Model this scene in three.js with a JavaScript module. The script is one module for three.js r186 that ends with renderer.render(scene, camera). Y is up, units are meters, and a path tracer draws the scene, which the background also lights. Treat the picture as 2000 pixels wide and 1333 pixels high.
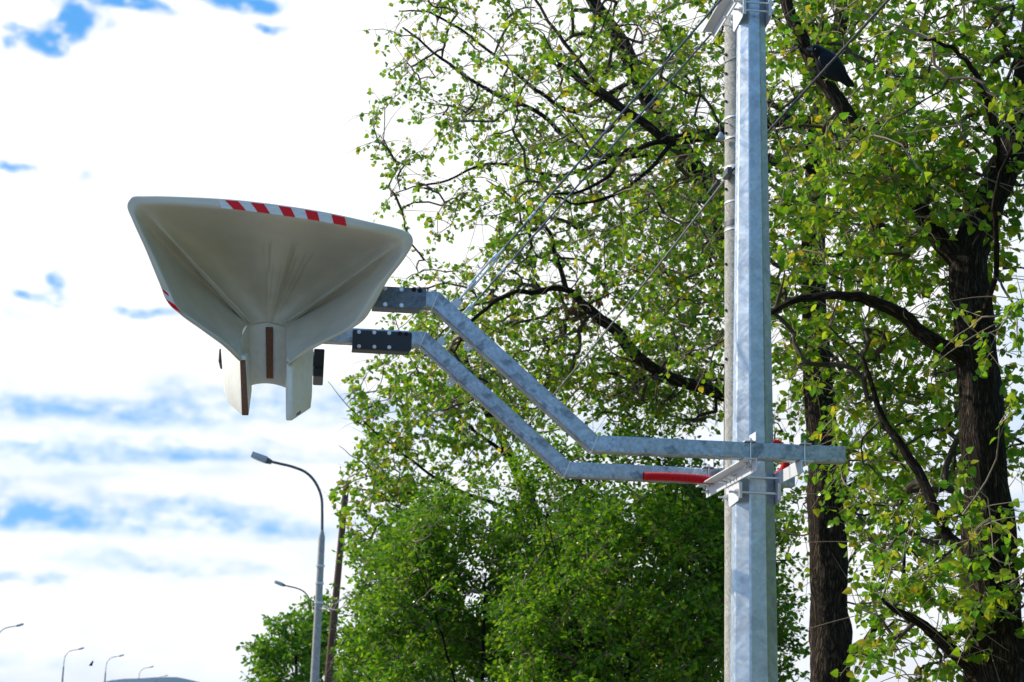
import * as THREE from 'three';
import { ImprovedNoise } from 'three/addons/math/ImprovedNoise.js';
import { mergeGeometries, mergeVertices, toCreasedNormals } from 'three/addons/utils/BufferGeometryUtils.js';
import { ConvexGeometry } from 'three/addons/geometries/ConvexGeometry.js';

// ---------------------------------------------------------------- camera
// World: -z runs along the road, +x points from the road to the trees, y is up, metres.
const V = (x, y, z) => new THREE.Vector3(x, y, z);
const scene = new THREE.Scene();
const FOCAL = 3358, IMG_W = 2000, IMG_H = 1333;          // lens measured in photograph pixels
const EYE = V(0, 1.6, 0);
const camera = new THREE.PerspectiveCamera(2 * Math.atan(IMG_H / 2 / FOCAL) * 180 / Math.PI, 1024 / 682, 0.1, 9000);
const ahead = V((588 - 1000) / FOCAL, -(1404 - 666.5) / FOCAL, -1).normalize();   // the road's direction, seen from the camera
const upSeen = V((1380 - 1000) / FOCAL, (666.5 + 13970) / FOCAL, -1);
upSeen.addScaledVector(ahead, -upSeen.dot(ahead)).normalize();
const backSeen = ahead.clone().negate(), sideSeen = upSeen.clone().cross(backSeen);
const camToWorld = new THREE.Matrix4().makeBasis(sideSeen, upSeen, backSeen).transpose();
camera.position.copy(EYE);
camera.quaternion.setFromRotationMatrix(camToWorld);
camera.focus = 10.3;
camera.userData.fStop = 5.6;
scene.add(camera);
const rayOf = (px, py) => V((px - 1000) / FOCAL, (666.5 - py) / FOCAL, -1).applyMatrix4(camToWorld);
const P = (px, py, depth) => { const d = rayOf(px, py); return EYE.clone().addScaledVector(d, depth / -d.z); };
const worldToCam = camToWorld.clone().transpose();
const inView = (p) => { const q = p.clone().sub(EYE).applyMatrix4(worldToCam); return q.z < 0 && Math.abs(q.x / -q.z * FOCAL) < 1000 && Math.abs(q.y / -q.z * FOCAL) < 667; };

// ---------------------------------------------------------------- random numbers and noise
const rng = (seed) => () => { seed = (seed + 0x6d2b79f5) | 0; let t = Math.imul(seed ^ (seed >>> 15), 1 | seed); t = (t + Math.imul(t ^ (t >>> 7), 61 | t)) ^ t; return ((t ^ (t >>> 14)) >>> 0) / 4294967296; };
const perlin = new ImprovedNoise();
const fbm = (x, y, z, n = 4) => { let s = 0, a = 0.5; for (let i = 0; i < n; i++) { s += a * perlin.noise(x, y, z); x *= 2.03; y *= 2.03; z *= 2.03; a *= 0.5; } return s; };
const sstep = (a, b, x) => { const t = Math.min(1, Math.max(0, (x - a) / (b - a))); return t * t * (3 - 2 * t); };
const lerp = (a, b, t) => a + (b - a) * t;

// ---------------------------------------------------------------- sun, sky, exposure
const SUN_AZ = 118 * Math.PI / 180, SUN_EL = 34 * Math.PI / 180;
const sunDir = V(-Math.sin(SUN_AZ) * Math.cos(SUN_EL), Math.sin(SUN_EL), Math.cos(SUN_AZ) * Math.cos(SUN_EL));
const sun = new THREE.DirectionalLight(new THREE.Color(1, 0.91, 0.76), 5);
sun.position.copy(sunDir).multiplyScalar(60).add(V(3, 3, -14));
sun.target.position.set(3, 3, -14);
sun.castShadow = true;
sun.shadow.radius = 1.2;
Object.assign(sun.shadow.camera, { left: -20, right: 20, top: 20, bottom: -20, near: 1, far: 150 });
sun.shadow.mapSize.set(4096, 4096);
scene.add(sun, sun.target);

const renderer = new THREE.WebGLRenderer({ antialias: true });
renderer.setSize(1024, 682);
renderer.toneMapping = THREE.LinearToneMapping;
renderer.toneMappingExposure = 1.2;
renderer.shadowMap.enabled = true;

{ // clouds and the blue between them; the gaps in view stand where the photograph has them
  const W = 4096, H = 2048, data = new Float32Array(W * H * 4);
  const azel = (px, py) => { const d = rayOf(px, py).normalize(); return [Math.atan2(d.x, -d.z), Math.asin(d.y)]; };
  const gaps = [ // px, py, half width, half height (photograph pixels), strength
    [150, 45, 44, 34, 1.1], [95, 80, 46, 24, 0.9], [240, 2, 80, 16, 1.1], [48, 66, 26, 14, 0.8], [470, 2, 80, 18, 0.95], [520, 50, 34, 10, 0.6], [16, 84, 14, 12, 0.7],
    [32, 327, 40, 10, 0.8], [155, 341, 20, 9, 0.4], [72, 576, 52, 13, 0.66], [103, 555, 18, 24, 0.55], [282, 607, 50, 13, 0.6], [20, 612, 40, 12, 0.25],
    [180, 800, 330, 30, 0.34], [520, 790, 220, 40, 0.3], [60, 880, 200, 14, 0.36], [400, 880, 260, 18, 0.34], [40, 790, 120, 30, 0.3],
    [60, 1000, 260, 34, 0.42], [300, 1015, 320, 30, 0.42], [0, 1000, 90, 22, 0.62], [30, 1132, 70, 8, 0.45], [240, 1100, 120, 22, 0.28], [330, 1112, 190, 14, 0.3], [60, 1290, 160, 14, 0.2],
  ].map(([x, y, w, h, s]) => { const [a, e] = azel(x, y); return [a, e, w / FOCAL, h / FOCAL, s]; });
  for (let row = H / 2; row < H; row++) {
    const el = ((row + 0.5) / H - 0.5) * Math.PI, y = Math.sin(el), c = Math.cos(el);
    for (let col = 0; col < W; col++) {
      const round = ((col + 0.5) / W - 0.5) * 2 * Math.PI, x = Math.cos(round) * c, z = Math.sin(round) * c;
      const k = 1 / (y + 0.22), wx = x * k, wz = z * k;
      let cover = 0.3 + 1.6 * fbm(wx * 1.7 + 4.2, wz * 1.7 + 1.3, 2.7, 5) - 0.1 * sstep(0.5, 1, y);
      const az = Math.atan2(x, -z);
      const near = sstep(0.42, 0.3, Math.abs(az - 0.05)) * sstep(0.52, 0.42, el);   // this bank of cloud fills the part of the sky in view
      if (near > 0) {
        const w1 = fbm(az * 34, el * 44, 1.5, 5), w2 = fbm(az * 34 + 9, el * 44, 7.5, 5);
        const w3 = fbm(az * 90, el * 150, 3.5, 4); const veil = sstep(0.205, 0.17, el) * (0.35 + 0.65 * sstep(0.08, 0.115, el)), w4 = fbm(az * 13 + 2, el * 70, 5.5, 5);
        let dense = 1.0 + 0.16 * w1 + 0.12 * w3 - veil * (0.2 + 0.55 * w4), cut = 0;
        for (const [a, e, hw, hh, s] of gaps) {
          const u = (az - a + w1 * 0.016) / hw, v = (el - e + w2 * 0.01) / hh, q = u * u + v * v;
          if (q < 5) cut = Math.max(cut, s * (1 - sstep(0.0, 2.6, q * (1 + 0.9 * w2 + 0.8 * w3))));
        }
        cover = lerp(cover, dense - cut * (1 + 2.0 * w3), near);
      }
      cover = sstep(0.0, 1.0, cover);
      const toSun = Math.max(0, x * sunDir.x + y * sunDir.y + z * sunDir.z);
      const glow = 0.35 * Math.pow(toSun, 6) + 0.5 * Math.pow(toSun, 40);
      const forward = 0.5 + 0.5 * (x * sunDir.x + y * sunDir.y + z * sunDir.z), body = (0.6 + 0.72 * sstep(0.05, 0.8, forward)) * (1 + 0.2 * fbm(wx * 2.6 + 11, wz * 2.6, 5.1, 4));
      const low = Math.pow(1 - y, 3);
      const blue = [lerp(0.06, 0.36, low), lerp(0.40, 0.74, low), lerp(1.02, 1.2, low)];
      const white = [body * 0.985 + glow, body + glow * 0.96, body * 1.0 + glow * 0.88];
      const o = (row * W + col) * 4;
      for (let i = 0; i < 3; i++) data[o + i] = 0.74 * lerp(blue[i] + glow * 0.4, white[i], cover);
      data[o + 3] = 1;
    }
  }
  for (let i = 0; i < W * H / 2; i++) { data[i * 4] = 0.5; data[i * 4 + 1] = 0.55; data[i * 4 + 2] = 0.6; data[i * 4 + 3] = 1; }
  const sky = new THREE.DataTexture(data, W, H, THREE.RGBAFormat, THREE.FloatType);
  sky.mapping = THREE.EquirectangularReflectionMapping;
  sky.magFilter = THREE.LinearFilter;
  sky.needsUpdate = true;
  scene.background = sky;
  scene.environment = sky;
}

scene.fog = new THREE.FogExp2(new THREE.Color(0.08, 0.4, 1.0), 0.00006);   // thin haze that turns the far mountain blue

// ---------------------------------------------------------------- helpers
const taken = {};
const numbered = (name) => { const n = taken[name] = (taken[name] ?? -1) + 1; return n ? name + '_' + String(n).padStart(3, '0') : name; };
const shade = (o) => { o.castShadow = o.receiveShadow = true; return o; };
function thing(name, label, category, base = V(0, 0, 0), group) {
  const o = new THREE.Group();
  o.name = numbered(name); o.position.copy(base); o.userData = { label, category };
  if (group) o.userData.group = group;
  scene.add(o);
  return o;
}
function part(parent, name, geometry, material, label) {      // geometry is given in world metres when parent is a thing (its base is subtracted)
  const m = shade(new THREE.Mesh(geometry, material));
  m.name = name;
  if (label) m.userData.label = label;
  const base = V(0, 0, 0); for (let o = parent; o && o !== scene; o = o.parent) base.add(o.position);
  m.position.copy(base).negate();
  parent.add(m);
  return m;
}
function struct(name, geometry, material) { const m = shade(new THREE.Mesh(geometry, material)); m.name = name; m.userData.kind = 'structure'; scene.add(m); return m; }
function boxUV(g) {                                            // uv in metres, from the side each face points to
  const n = g.index ? g.toNonIndexed() : g, p = n.attributes.position, uv = new Float32Array(p.count * 2), a = V(), b = V(), c = V();
  for (let i = 0; i < p.count; i += 3) {
    a.fromBufferAttribute(p, i); b.fromBufferAttribute(p, i + 1); c.fromBufferAttribute(p, i + 2);
    const q = b.clone().sub(a).cross(c.clone().sub(a)), x = Math.abs(q.x), y = Math.abs(q.y), z = Math.abs(q.z);
    [a, b, c].forEach((v, k) => { const w = x >= y && x >= z ? [v.z, v.y] : y >= z ? [v.x, v.z] : [v.x, v.y]; uv.set(w, (i + k) * 2); });
  }
  n.setAttribute('uv', new THREE.BufferAttribute(uv, 2));
  return n;
}
const creased = (g, deg = 35) => { const h = g.index ? g.toNonIndexed() : g; return toCreasedNormals(h, deg * Math.PI / 180); };
function soup(tris, deg = 30) {                                // array of Vector3 triples -> creased geometry with metre uv
  const a = new Float32Array(tris.length * 3); tris.forEach((v, i) => v.toArray(a, i * 3));
  const g = new THREE.BufferGeometry(); g.setAttribute('position', new THREE.BufferAttribute(a, 3));
  return creased(boxUV(g), deg);
}
function loops(list, caps = true, deg = 30) {                  // skin over rings of equally many points
  const t = [], n = list[0].length;
  for (let k = 0; k + 1 < list.length; k++) for (let i = 0; i < n; i++) { const j = (i + 1) % n, A = list[k], B = list[k + 1]; t.push(A[i], A[j], B[j], A[i], B[j], B[i]); }
  if (caps) [[list[0], true], [list[list.length - 1], false]].forEach(([L, flip]) => {
    const mid = L.reduce((s, v) => s.add(v), V()).divideScalar(n);
    for (let i = 0; i < n; i++) { const j = (i + 1) % n; flip ? t.push(mid, L[j], L[i]) : t.push(mid, L[i], L[j]); }
  });
  return soup(t, deg);
}
function bar(a, b, r, seg = 10, r2 = r) {
  const d = b.clone().sub(a), g = new THREE.CylinderGeometry(r2, r, d.length(), seg, 1);
  g.applyQuaternion(new THREE.Quaternion().setFromUnitVectors(V(0, 1, 0), d.clone().normalize()));
  g.translate(...a.clone().add(b).multiplyScalar(0.5).toArray());
  return g;
}
const plainMerge = (list) => mergeGeometries(list.map((g) => { const n = g.index ? g.toNonIndexed() : g.clone(); for (const k of Object.keys(n.attributes)) if (!['position', 'normal', 'uv'].includes(k)) n.deleteAttribute(k); return n; }));
function block(x0, x1, y0, y1, z0, z1, bevel = 0.004) {        // box with chamfered edges, by its faces
  const b = Math.min(bevel, (x1 - x0) / 3, (y1 - y0) / 3, (z1 - z0) / 3), pts = [];
  for (const x of [x0, x1]) for (const y of [y0, y1]) for (const z of [z0, z1]) {
    const sx = x === x0 ? b : -b, sy = y === y0 ? b : -b, sz = z === z0 ? b : -b;
    pts.push(V(x, y + sy, z + sz), V(x + sx, y, z + sz), V(x + sx, y + sy, z));
  }
  return creased(boxUV(new ConvexGeometry(pts)), 20);
}
function hull(corners, r) {                                    // rounded solid over a set of corners
  const pts = [], s = 0.577;
  for (const c of corners) {
    for (const d of [[1, 0, 0], [-1, 0, 0], [0, 1, 0], [0, -1, 0], [0, 0, 1], [0, 0, -1]]) pts.push(c.clone().add(V(...d).multiplyScalar(r)));
    for (const x of [-s, s]) for (const y of [-s, s]) for (const z of [-s, s]) pts.push(c.clone().add(V(x, y, z).multiplyScalar(r)));
  }
  return creased(boxUV(new ConvexGeometry(pts)), 50);
}
function angleIron(profile, z0, z1) {                          // profile: 2-D outline in x, y; runs along z
  const s = new THREE.Shape(profile.map(([x, y]) => new THREE.Vector2(x, y)));
  const g = new THREE.ExtrudeGeometry(s, { depth: z1 - z0 - 0.004, bevelEnabled: true, bevelThickness: 0.002, bevelSize: 0.002, bevelOffset: -0.002, bevelSegments: 1 });
  g.translate(0, 0, z0 + 0.002);
  return creased(boxUV(g), 30);
}
function tube(points, radius, seg = 8, along = 40) { return new THREE.TubeGeometry(new THREE.CatmullRomCurve3(points), along, radius, seg, false); }

// ---------------------------------------------------------------- textures
function texture(size, fn, metres, srgb = true) {
  const d = new Uint8Array(size * size * 4);
  for (let y = 0; y < size; y++) for (let x = 0; x < size; x++) { const c = fn(x / size, y / size, x, y); d.set([c[0], c[1], c[2], 255].map((v) => Math.max(0, Math.min(255, v))), (y * size + x) * 4); }
  const t = new THREE.DataTexture(d, size, size);
  t.wrapS = t.wrapT = THREE.RepeatWrapping; t.magFilter = THREE.LinearFilter;
  if (srgb) t.colorSpace = THREE.SRGBColorSpace;
  const [mx, my] = [].concat(metres, metres);
  t.repeat.set(1 / mx, 1 / my); t.needsUpdate = true;
  return t;
}
const period = (u, v, f, z, n = 4) => {                        // noise that repeats with the tile
  const a = u * 2 * Math.PI, b = v * 2 * Math.PI, r = f / (2 * Math.PI);
  return fbm(Math.cos(a) * r + 3, Math.sin(a) * r + Math.cos(b) * r * 1.01, Math.sin(b) * r + z, n);
};
function spangle(size, cells, seed, blot, base, spread) {      // zinc crystals with dull patches
  const r = rng(seed), pts = [];
  for (let i = 0; i < cells * cells; i++) pts.push([(i % cells + r()) / cells, (Math.floor(i / cells) + r()) / cells, r()]);
  return (u, v) => {
    const cx = Math.floor(u * cells), cy = Math.floor(v * cells); let best = 9, tone = 0;
    for (let dy = -1; dy <= 1; dy++) for (let dx = -1; dx <= 1; dx++) {
      const gx = (cx + dx + cells) % cells, gy = (cy + dy + cells) % cells, q = pts[gy * cells + gx];
      let ax = Math.abs(u - q[0]), ay = Math.abs(v - q[1]); ax = Math.min(ax, 1 - ax); ay = Math.min(ay, 1 - ay);
      const d = ax * ax + ay * ay; if (d < best) { best = d; tone = q[2]; }
    }
    const dull = sstep(0.06, 0.26, period(u, v, 15, seed) + 0.0) * blot;
    const t = base + spread * (tone - 0.5) + 30 * period(u, v, 30, seed + 5, 4) - 32 * dull;
    return [t - 9, t, t + 8];
  };
}
const galvTex = texture(1024, spangle(1024, 90, 7, 1, 176, 24), 1.35);
const galvPoleTex = texture(1024, spangle(1024, 110, 19, 0.3, 200, 16), 2.3);
const galvRough = texture(256, (u, v) => { const t = 118 + 110 * period(u, v, 16, 3.3, 3); return [t, t, t]; }, 0.5, false);
const concreteTex = texture(512, (u, v) => { const t = 158 + 70 * period(u, v, 40, 2, 4) + 34 * period(u, v, 7, 8, 3) - (fbm(u * 160, v * 160, 1, 1) > 0.2 ? 46 : 0); return [t + 2, t, t - 8]; }, [0.7, 0.7]);
const period2 = (u, v, fu, fv, z, n = 4) => { const a = u * 2 * Math.PI, b = v * 2 * Math.PI, r = fu / (2 * Math.PI), q = fv / (2 * Math.PI); return fbm(Math.cos(a) * r + 3, Math.sin(a) * r + Math.cos(b) * q, Math.sin(b) * q + z, n); };
const fissure = (u, v) => Math.min(1, Math.abs(period2(u, v, 20, 8, 4, 5)) * 3.2);
const barkTex = texture(512, (u, v) => { const t = 28 + 56 * fissure(u, v) + 24 * Math.abs(period2(u, v, 60, 24, 9, 3)); return [t, t * 0.86, t * 0.7]; }, [1, 0.9]);
const barkBump = texture(512, (u, v) => { const t = 255 * fissure(u, v); return [t, t, t]; }, [1, 0.9], false);
const woodTex = texture(256, (u, v) => { const t = 1 + 1.1 * fbm(u * 46, v * 3, 2, 4) + 0.35 * fbm(u * 9, v * 2, 5, 2); return [84 * t, 60 * t, 42 * t]; }, [0.6, 2.4]);

// ---------------------------------------------------------------- materials
const std = (o) => new THREE.MeshPhysicalMaterial(o);
const lin = (r, g, b) => new THREE.Color().setRGB(r, g, b);
const M = {
  galv: std({ map: galvTex, metalness: 0.78, roughness: 0.85, roughnessMap: galvRough }),
  galvPole: std({ map: galvPoleTex, metalness: 0.8, roughness: 0.85, roughnessMap: galvRough }),
  zinc: std({ color: lin(0.66, 0.67, 0.69), metalness: 0.3, roughness: 0.48 }),
  bolt: std({ color: lin(0.66, 0.68, 0.7), metalness: 0.8, roughness: 0.3 }),
  plate: std({ map: texture(256, spangle(256, 12, 31, 0.4, 112, 12), 0.5), metalness: 0.45, roughness: 0.5 }),
  black: std({ color: lin(0.014, 0.018, 0.022), roughness: 0.42 }),
  hole: std({ color: lin(0.01, 0.01, 0.01), roughness: 0.9 }),
  red: std({ color: lin(0.56, 0.006, 0.01), roughness: 0.42, specularIntensity: 0.6 }),
  tapeWhite: std({ map: texture(256, (u, v) => { const t = 226 + 30 * fbm(u * 14, v * 6, 3, 4) - (fbm(u * 60, v * 30, 8, 2) > 0.3 ? 40 : 0); return [t, t, t - 4]; }, 1), roughness: 0.45 }),
  tapeRed: std({ color: lin(0.82, 0.012, 0.018), roughness: 0.5, specularIntensity: 0.5 }),
  brush: std({ map: texture(128, (u, v) => { const t = 1 + 1.3 * fbm(u * 22, v * 22, 3, 3); return [122 * t, 82 * t, 58 * t]; }, 0.12), roughness: 0.85 }),
  steelDark: std({ color: lin(0.10, 0.105, 0.11), metalness: 0.6, roughness: 0.5 }),
  wire: std({ color: lin(0.13, 0.14, 0.16), metalness: 0.7, roughness: 0.4 }),
  cable: std({ color: lin(0.035, 0.037, 0.04), roughness: 0.38 }),
  cableGrey: std({ color: lin(0.16, 0.16, 0.17), roughness: 0.5 }),
  concrete: std({ map: concreteTex, roughness: 0.9 }),
  strap: std({ color: lin(0.62, 0.62, 0.62), metalness: 0.5, roughness: 0.4 }),
  porcelain: std({ color: lin(0.33, 0.38, 0.43), roughness: 0.3 }),
  rawWood: std({ map: woodTex, roughness: 0.9 }),
  bark: std({ map: barkTex, bumpMap: barkBump, bumpScale: 0.025, roughness: 0.95, specularIntensity: 0.25 }),
  branch: std({ color: lin(0.075, 0.06, 0.045), roughness: 0.9, specularIntensity: 0.3 }),
  twig: std({ color: lin(0.27, 0.21, 0.145), roughness: 0.85 }),
  lampGrey: std({ color: lin(0.42, 0.43, 0.45), roughness: 0.45, metalness: 0.2 }),
  lampDark: std({ color: lin(0.06, 0.075, 0.095), roughness: 0.5 }),
  lens: std({ color: lin(0.7, 0.72, 0.74), roughness: 0.2, clearcoat: 0.5 }),
  feather: std({ color: lin(0.005, 0.005, 0.006), roughness: 0.5, specularIntensity: 0.35 }),
  beak: std({ color: lin(0.07, 0.07, 0.075), roughness: 0.45 }),
};

// ---------------------------------------------------------------- ground (below the frame; it bounces the light)
{
  const grass = texture(512, (u, v) => { const t = 1 + 1.2 * period(u, v, 70, 2, 3) + 0.7 * period(u, v, 9, 6, 3); return [112 * t, 116 * t, 66 * t]; }, 3);
  const soil = texture(512, (u, v) => { const t = 1 + 0.9 * period(u, v, 70, 2, 3) + 0.5 * period(u, v, 9, 6, 3); return [118 * t, 110 * t, 94 * t]; }, 3);
  const asphalt = texture(512, (u, v) => { const t = 1 + 0.8 * period(u, v, 90, 2, 3) + 0.3 * period(u, v, 6, 6, 3); return [84 * t, 84 * t, 86 * t]; }, 3);
  const paving = texture(512, (u, v) => { const t = 1 + 0.5 * period(u, v, 60, 2, 3) + 0.3 * period(u, v, 5, 6, 3); return [138 * t, 133 * t, 123 * t]; }, 3);
  const sheet = (x0, x1, z0, z1, y) => { const g = new THREE.PlaneGeometry(x1 - x0, z0 - z1, 1, 1); g.rotateX(-Math.PI / 2); g.translate((x0 + x1) / 2, y, (z0 + z1) / 2); return boxUV(g); };
  struct('ground', sheet(-4000, 4000, 600, -6000, -0.13), std({ map: soil, roughness: 1 }));
  struct('road', sheet(-22, -0.55, 300, -900, -0.12), std({ map: asphalt, roughness: 0.9 }));
  struct('pavement', block(-0.4, 4.4, -0.1, 0, -900, 300, 0.01), std({ map: paving, roughness: 0.9 }));
  struct('kerb', block(-0.55, -0.402, -0.115, 0.006, -900, 300, 0.015), std({ map: concreteTex, roughness: 0.9 }));
  struct('grass_verge', block(4.402, 60, -0.1, -0.004, -900, 300, 0.02), std({ map: grass, roughness: 1 }));
  for (const x of [-7.2, -14.2]) struct('lane_marking', block(x - 0.06, x + 0.06, -0.118, -0.114, -500, 200, 0.001), std({ color: lin(0.75, 0.75, 0.72), roughness: 0.7 }));
}
{ // wooded mountain on the horizon
  const D = 3600, ridge = [[150, 1390], [205, 1345], [225, 1334], [240, 1330], [265, 1327], [290, 1326], [318, 1324], [346, 1323.5], [362, 1326], [378, 1330], [400, 1337], [430, 1350], [470, 1390]];
  const rings = [];
  ridge.forEach(([px, py], i) => {
    const top = P(px, py, D), h = top.y, row = [];
    for (let k = 0; k <= 8; k++) { const t = (k - 4) / 4, a = 1 - t * t; row.push(V(top.x + 60 * fbm(i, k, 3, 2), -1 + (h + 1) * a * (1 + 0.05 * fbm(i * 2.3, k * 1.7, 1, 2) * (1 - a)), top.z - t * 900)); }
    rings.push(row);
  });
  const t = [];
  for (let i = 0; i + 1 < rings.length; i++) for (let k = 0; k < 8; k++) { const a = rings[i][k], b = rings[i + 1][k], c = rings[i + 1][k + 1], d = rings[i][k + 1]; t.push(a, b, c, a, c, d); }
  struct('mountain', soup(t, 60), std({ color: lin(0.045, 0.075, 0.06), roughness: 1 }));
}
console.log('setting done');

// ---------------------------------------------------------------- the galvanised pole
const DP = 10.58, poleX = P(1471, 900, DP).x, poleZ = -DP;
const GR = 0.0;                                                // pavement surface
const wAt = (() => { const a = P(1464, 50, DP).y, b = P(1473, 1333, DP).y, wa = 56 * DP / FOCAL, wb = 87 * DP / FOCAL; return (y) => lerp(wb, wa, (y - b) / (a - b)); })();
const octRing = (cx, cz, y, w) => { const r = [], c = 0.012; for (let k = 0; k < 8; k++) for (const s of [-1, 1]) { const a = (k * 45 + 22.5) * Math.PI / 180 + s * c * 4, R = w / 2 / Math.cos(Math.PI / 8) * 0.998; r.push(V(cx + Math.sin(a) * R, y, cz + Math.cos(a) * R)); } return r.reverse(); };
{
  const t = thing('steel_pole', 'tall octagonal galvanised steel pole carrying the bent arms', 'pole', V(poleX, GR, poleZ));
  const top = 8.2;
  part(t, 'shaft', loops([octRing(poleX, poleZ, GR + 0.03, wAt(0.03)), octRing(poleX, poleZ, top, wAt(top))].map((r) => r), true, 12), M.galvPole);
  part(t, 'cap', loops([octRing(poleX, poleZ, top, wAt(top) + 0.012), octRing(poleX, poleZ, top + 0.03, wAt(top) + 0.012)], true, 12), M.zinc);
  const w = wAt(0) / 2 + 0.12;
  part(t, 'base_plate', block(poleX - w, poleX + w, GR, GR + 0.03, poleZ - w, poleZ + w), M.galvPole);
  for (const x of [-1, 1]) for (const z of [-1, 1]) part(t, 'anchor_bolt', bar(V(poleX + x * (w - 0.05), GR + 0.03, poleZ + z * (w - 0.05)), V(poleX + x * (w - 0.05), GR + 0.1, poleZ + z * (w - 0.05)), 0.015, 6), M.bolt);
}

// ---------------------------------------------------------------- the two bent arms
const BEAM = 0.1, DF = 10.05, DR = 11.15;
const yLow = P(1400, 877, DF - 0.05).y, yHigh = P(800, 583, DF - 0.05).y;
const xE1 = P(1162, 867, DF - 0.05).x, xE2 = P(851, 582, DF - 0.05).x, xEnd = P(1652, 893, DF - 0.05).x;
function arm(label, depth, xStart) {
  const t = thing('support_arm', label, 'support arm', V(xEnd, yLow - 0.05, -depth), 'bent square tube arms');
  const pts = [V(xStart, yHigh, -depth), V(xE2, yHigh + 0.002, -depth), V(xE1, yLow, -depth), V(xEnd, yLow, -depth)];
  const sec = [], r = 0.009, h = BEAM / 2;
  for (const [sx, sy, a0] of [[1, 1, 0], [-1, 1, 90], [-1, -1, 180], [1, -1, 270]]) for (const d of [0, 30, 60, 90]) { const a = (a0 + d) * Math.PI / 180; sec.push([sx * (h - r) + r * Math.cos(a), sy * (h - r) + r * Math.sin(a)]); }
  const dir = [], nor = [];
  for (let i = 0; i < 3; i++) { const d = pts[i + 1].clone().sub(pts[i]).normalize(); dir.push(d); nor.push(V(-d.y, d.x, 0)); }
  const ring = (i, scale = 1) => {
    const a = nor[Math.max(0, i - 1)], b = nor[Math.min(2, i)], m = a.clone().add(b).divideScalar(1 + a.dot(b));
    return sec.map(([n, z]) => pts[i].clone().addScaledVector(m, n * scale).add(V(0, 0, z * scale)));
  };
  for (let i = 0; i < 3; i++) part(t, 'tube_section', loops([ring(i), ring(i + 1)], true, 11), M.galv);
  for (const i of [1, 2]) {
    const A = ring(i, 1.02), out = [];
    const d = dir[i - 1].clone().add(dir[i]).normalize().multiplyScalar(0.0035);
    part(t, 'weld_seam', loops([A.map((v) => v.clone().sub(d)), ring(i, 1.045), A.map((v) => v.clone().add(d))], true, 60), M.zinc);
  }
  return t;
}
const frontX0 = P(731, 583, DF).x, rearX0 = P(424, 683, DR).x;
const armFront = arm('galvanised bent arm passing in front of the octagonal pole', DF, frontX0);
const armRear = arm('galvanised bent arm passing behind the octagonal pole, holding red conduit', DR, rearX0);
function fastener(parent, name, at, axis, r = 0.011, h = 0.009, mat = M.bolt) {     // hexagon head on a washer
  const a = axis.clone().normalize();
  return part(parent, name, plainMerge([bar(at, at.clone().addScaledVector(a, 0.003), r * 1.5, 14), bar(at.clone().addScaledVector(a, 0.003), at.clone().addScaledVector(a, 0.003 + h), r, 6)]), mat);
}
function splice(label, pxL, pxR, pyT, pyB, depth, bolts, holes, mat, chamfer) {
  const D = depth - 0.05 - 0.012, a = P(pxL, pyB, D), b = P(pxR, (pyT + pyB) / 2, D), yc = P((pxL + pxR) / 2, (pyT + pyB) / 2, D).y, hgt = (pyB - pyT) / 2 * D / FOCAL;
  const t = thing('splice_plate', label, 'plate', V(a.x, yc - hgt, -D));
  const c = chamfer, z0 = -D - 0.0115;
  const s = new THREE.Shape([[a.x, yc - hgt], [b.x - c, yc - hgt], [b.x, yc - hgt + c], [b.x, yc + hgt - 0.006], [b.x - 0.006, yc + hgt], [a.x, yc + hgt]].map((q) => new THREE.Vector2(...q)));
  const g = new THREE.ExtrudeGeometry(s, { depth: 0.0095, bevelEnabled: true, bevelThickness: 0.002, bevelSize: 0.002, bevelOffset: -0.002, bevelSegments: 1 });
  g.translate(0, 0, z0 + 0.002);
  part(t, 'plate', creased(boxUV(g), 30), mat);
  // the wide sole below the tube, bent from the plate
  part(t, 'sole', block(a.x, b.x - c, yc - hgt - 0.001, yc - hgt + 0.008, -D - 0.125, z0 - 0.001, 0.002), mat);
  for (const [x, y] of bolts) fastener(t, 'bolt', P(x, y, D).setZ(z0 + 0.0132), V(0, 0, 1), 0.0085, 0.006);
  for (const [x, y] of holes) { const p = P(x, y, D); part(t, 'bolt_hole', plainMerge([new THREE.TorusGeometry(0.012, 0.003, 6, 18).translate(p.x, p.y, z0 + 0.014), bar(V(p.x, p.y, z0 + 0.0125), V(p.x, p.y, z0 + 0.0142), 0.0085, 14)]), M.hole); }
}
splice('blue grey bolted splice plate on the front arm beside the white hood', 727, 832, 560, 603, DF, [[752, 564], [784, 566], [752, 595], [784, 597]], [[808, 566], [820, 568]], M.plate, 0.03);
splice('black bolted splice plate on the rear arm below the other plate', 687, 804, 646, 685, DR, [[701, 649], [731, 650], [760, 651], [701, 677], [731, 678], [760, 679]], [[781, 652], [793, 653]], M.black, 0.012);
for (const [t, px, py, D] of [[armFront, 915, 676, DF], [armRear, 881, 747, DR]]) {  // drilled lugs welded below the slope
  const p = P(px, py, D), s = new THREE.Shape(); const hw = 0.026;
  s.moveTo(-hw, 0.03); s.lineTo(-hw, -0.008); s.absarc(0, -0.008, hw, Math.PI, 2 * Math.PI, false); s.lineTo(hw, 0.03); s.closePath();
  const h = new THREE.Path(); h.absarc(0, -0.008, 0.009, 0, 2 * Math.PI, true); s.holes.push(h);
  const g = new THREE.ExtrudeGeometry(s, { depth: 0.008, bevelEnabled: false, curveSegments: 10 });
  g.rotateZ(-0.72); g.translate(p.x, p.y, p.z - 0.004);
  part(t, 'lug', creased(boxUV(g), 30), M.zinc);
}
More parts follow.
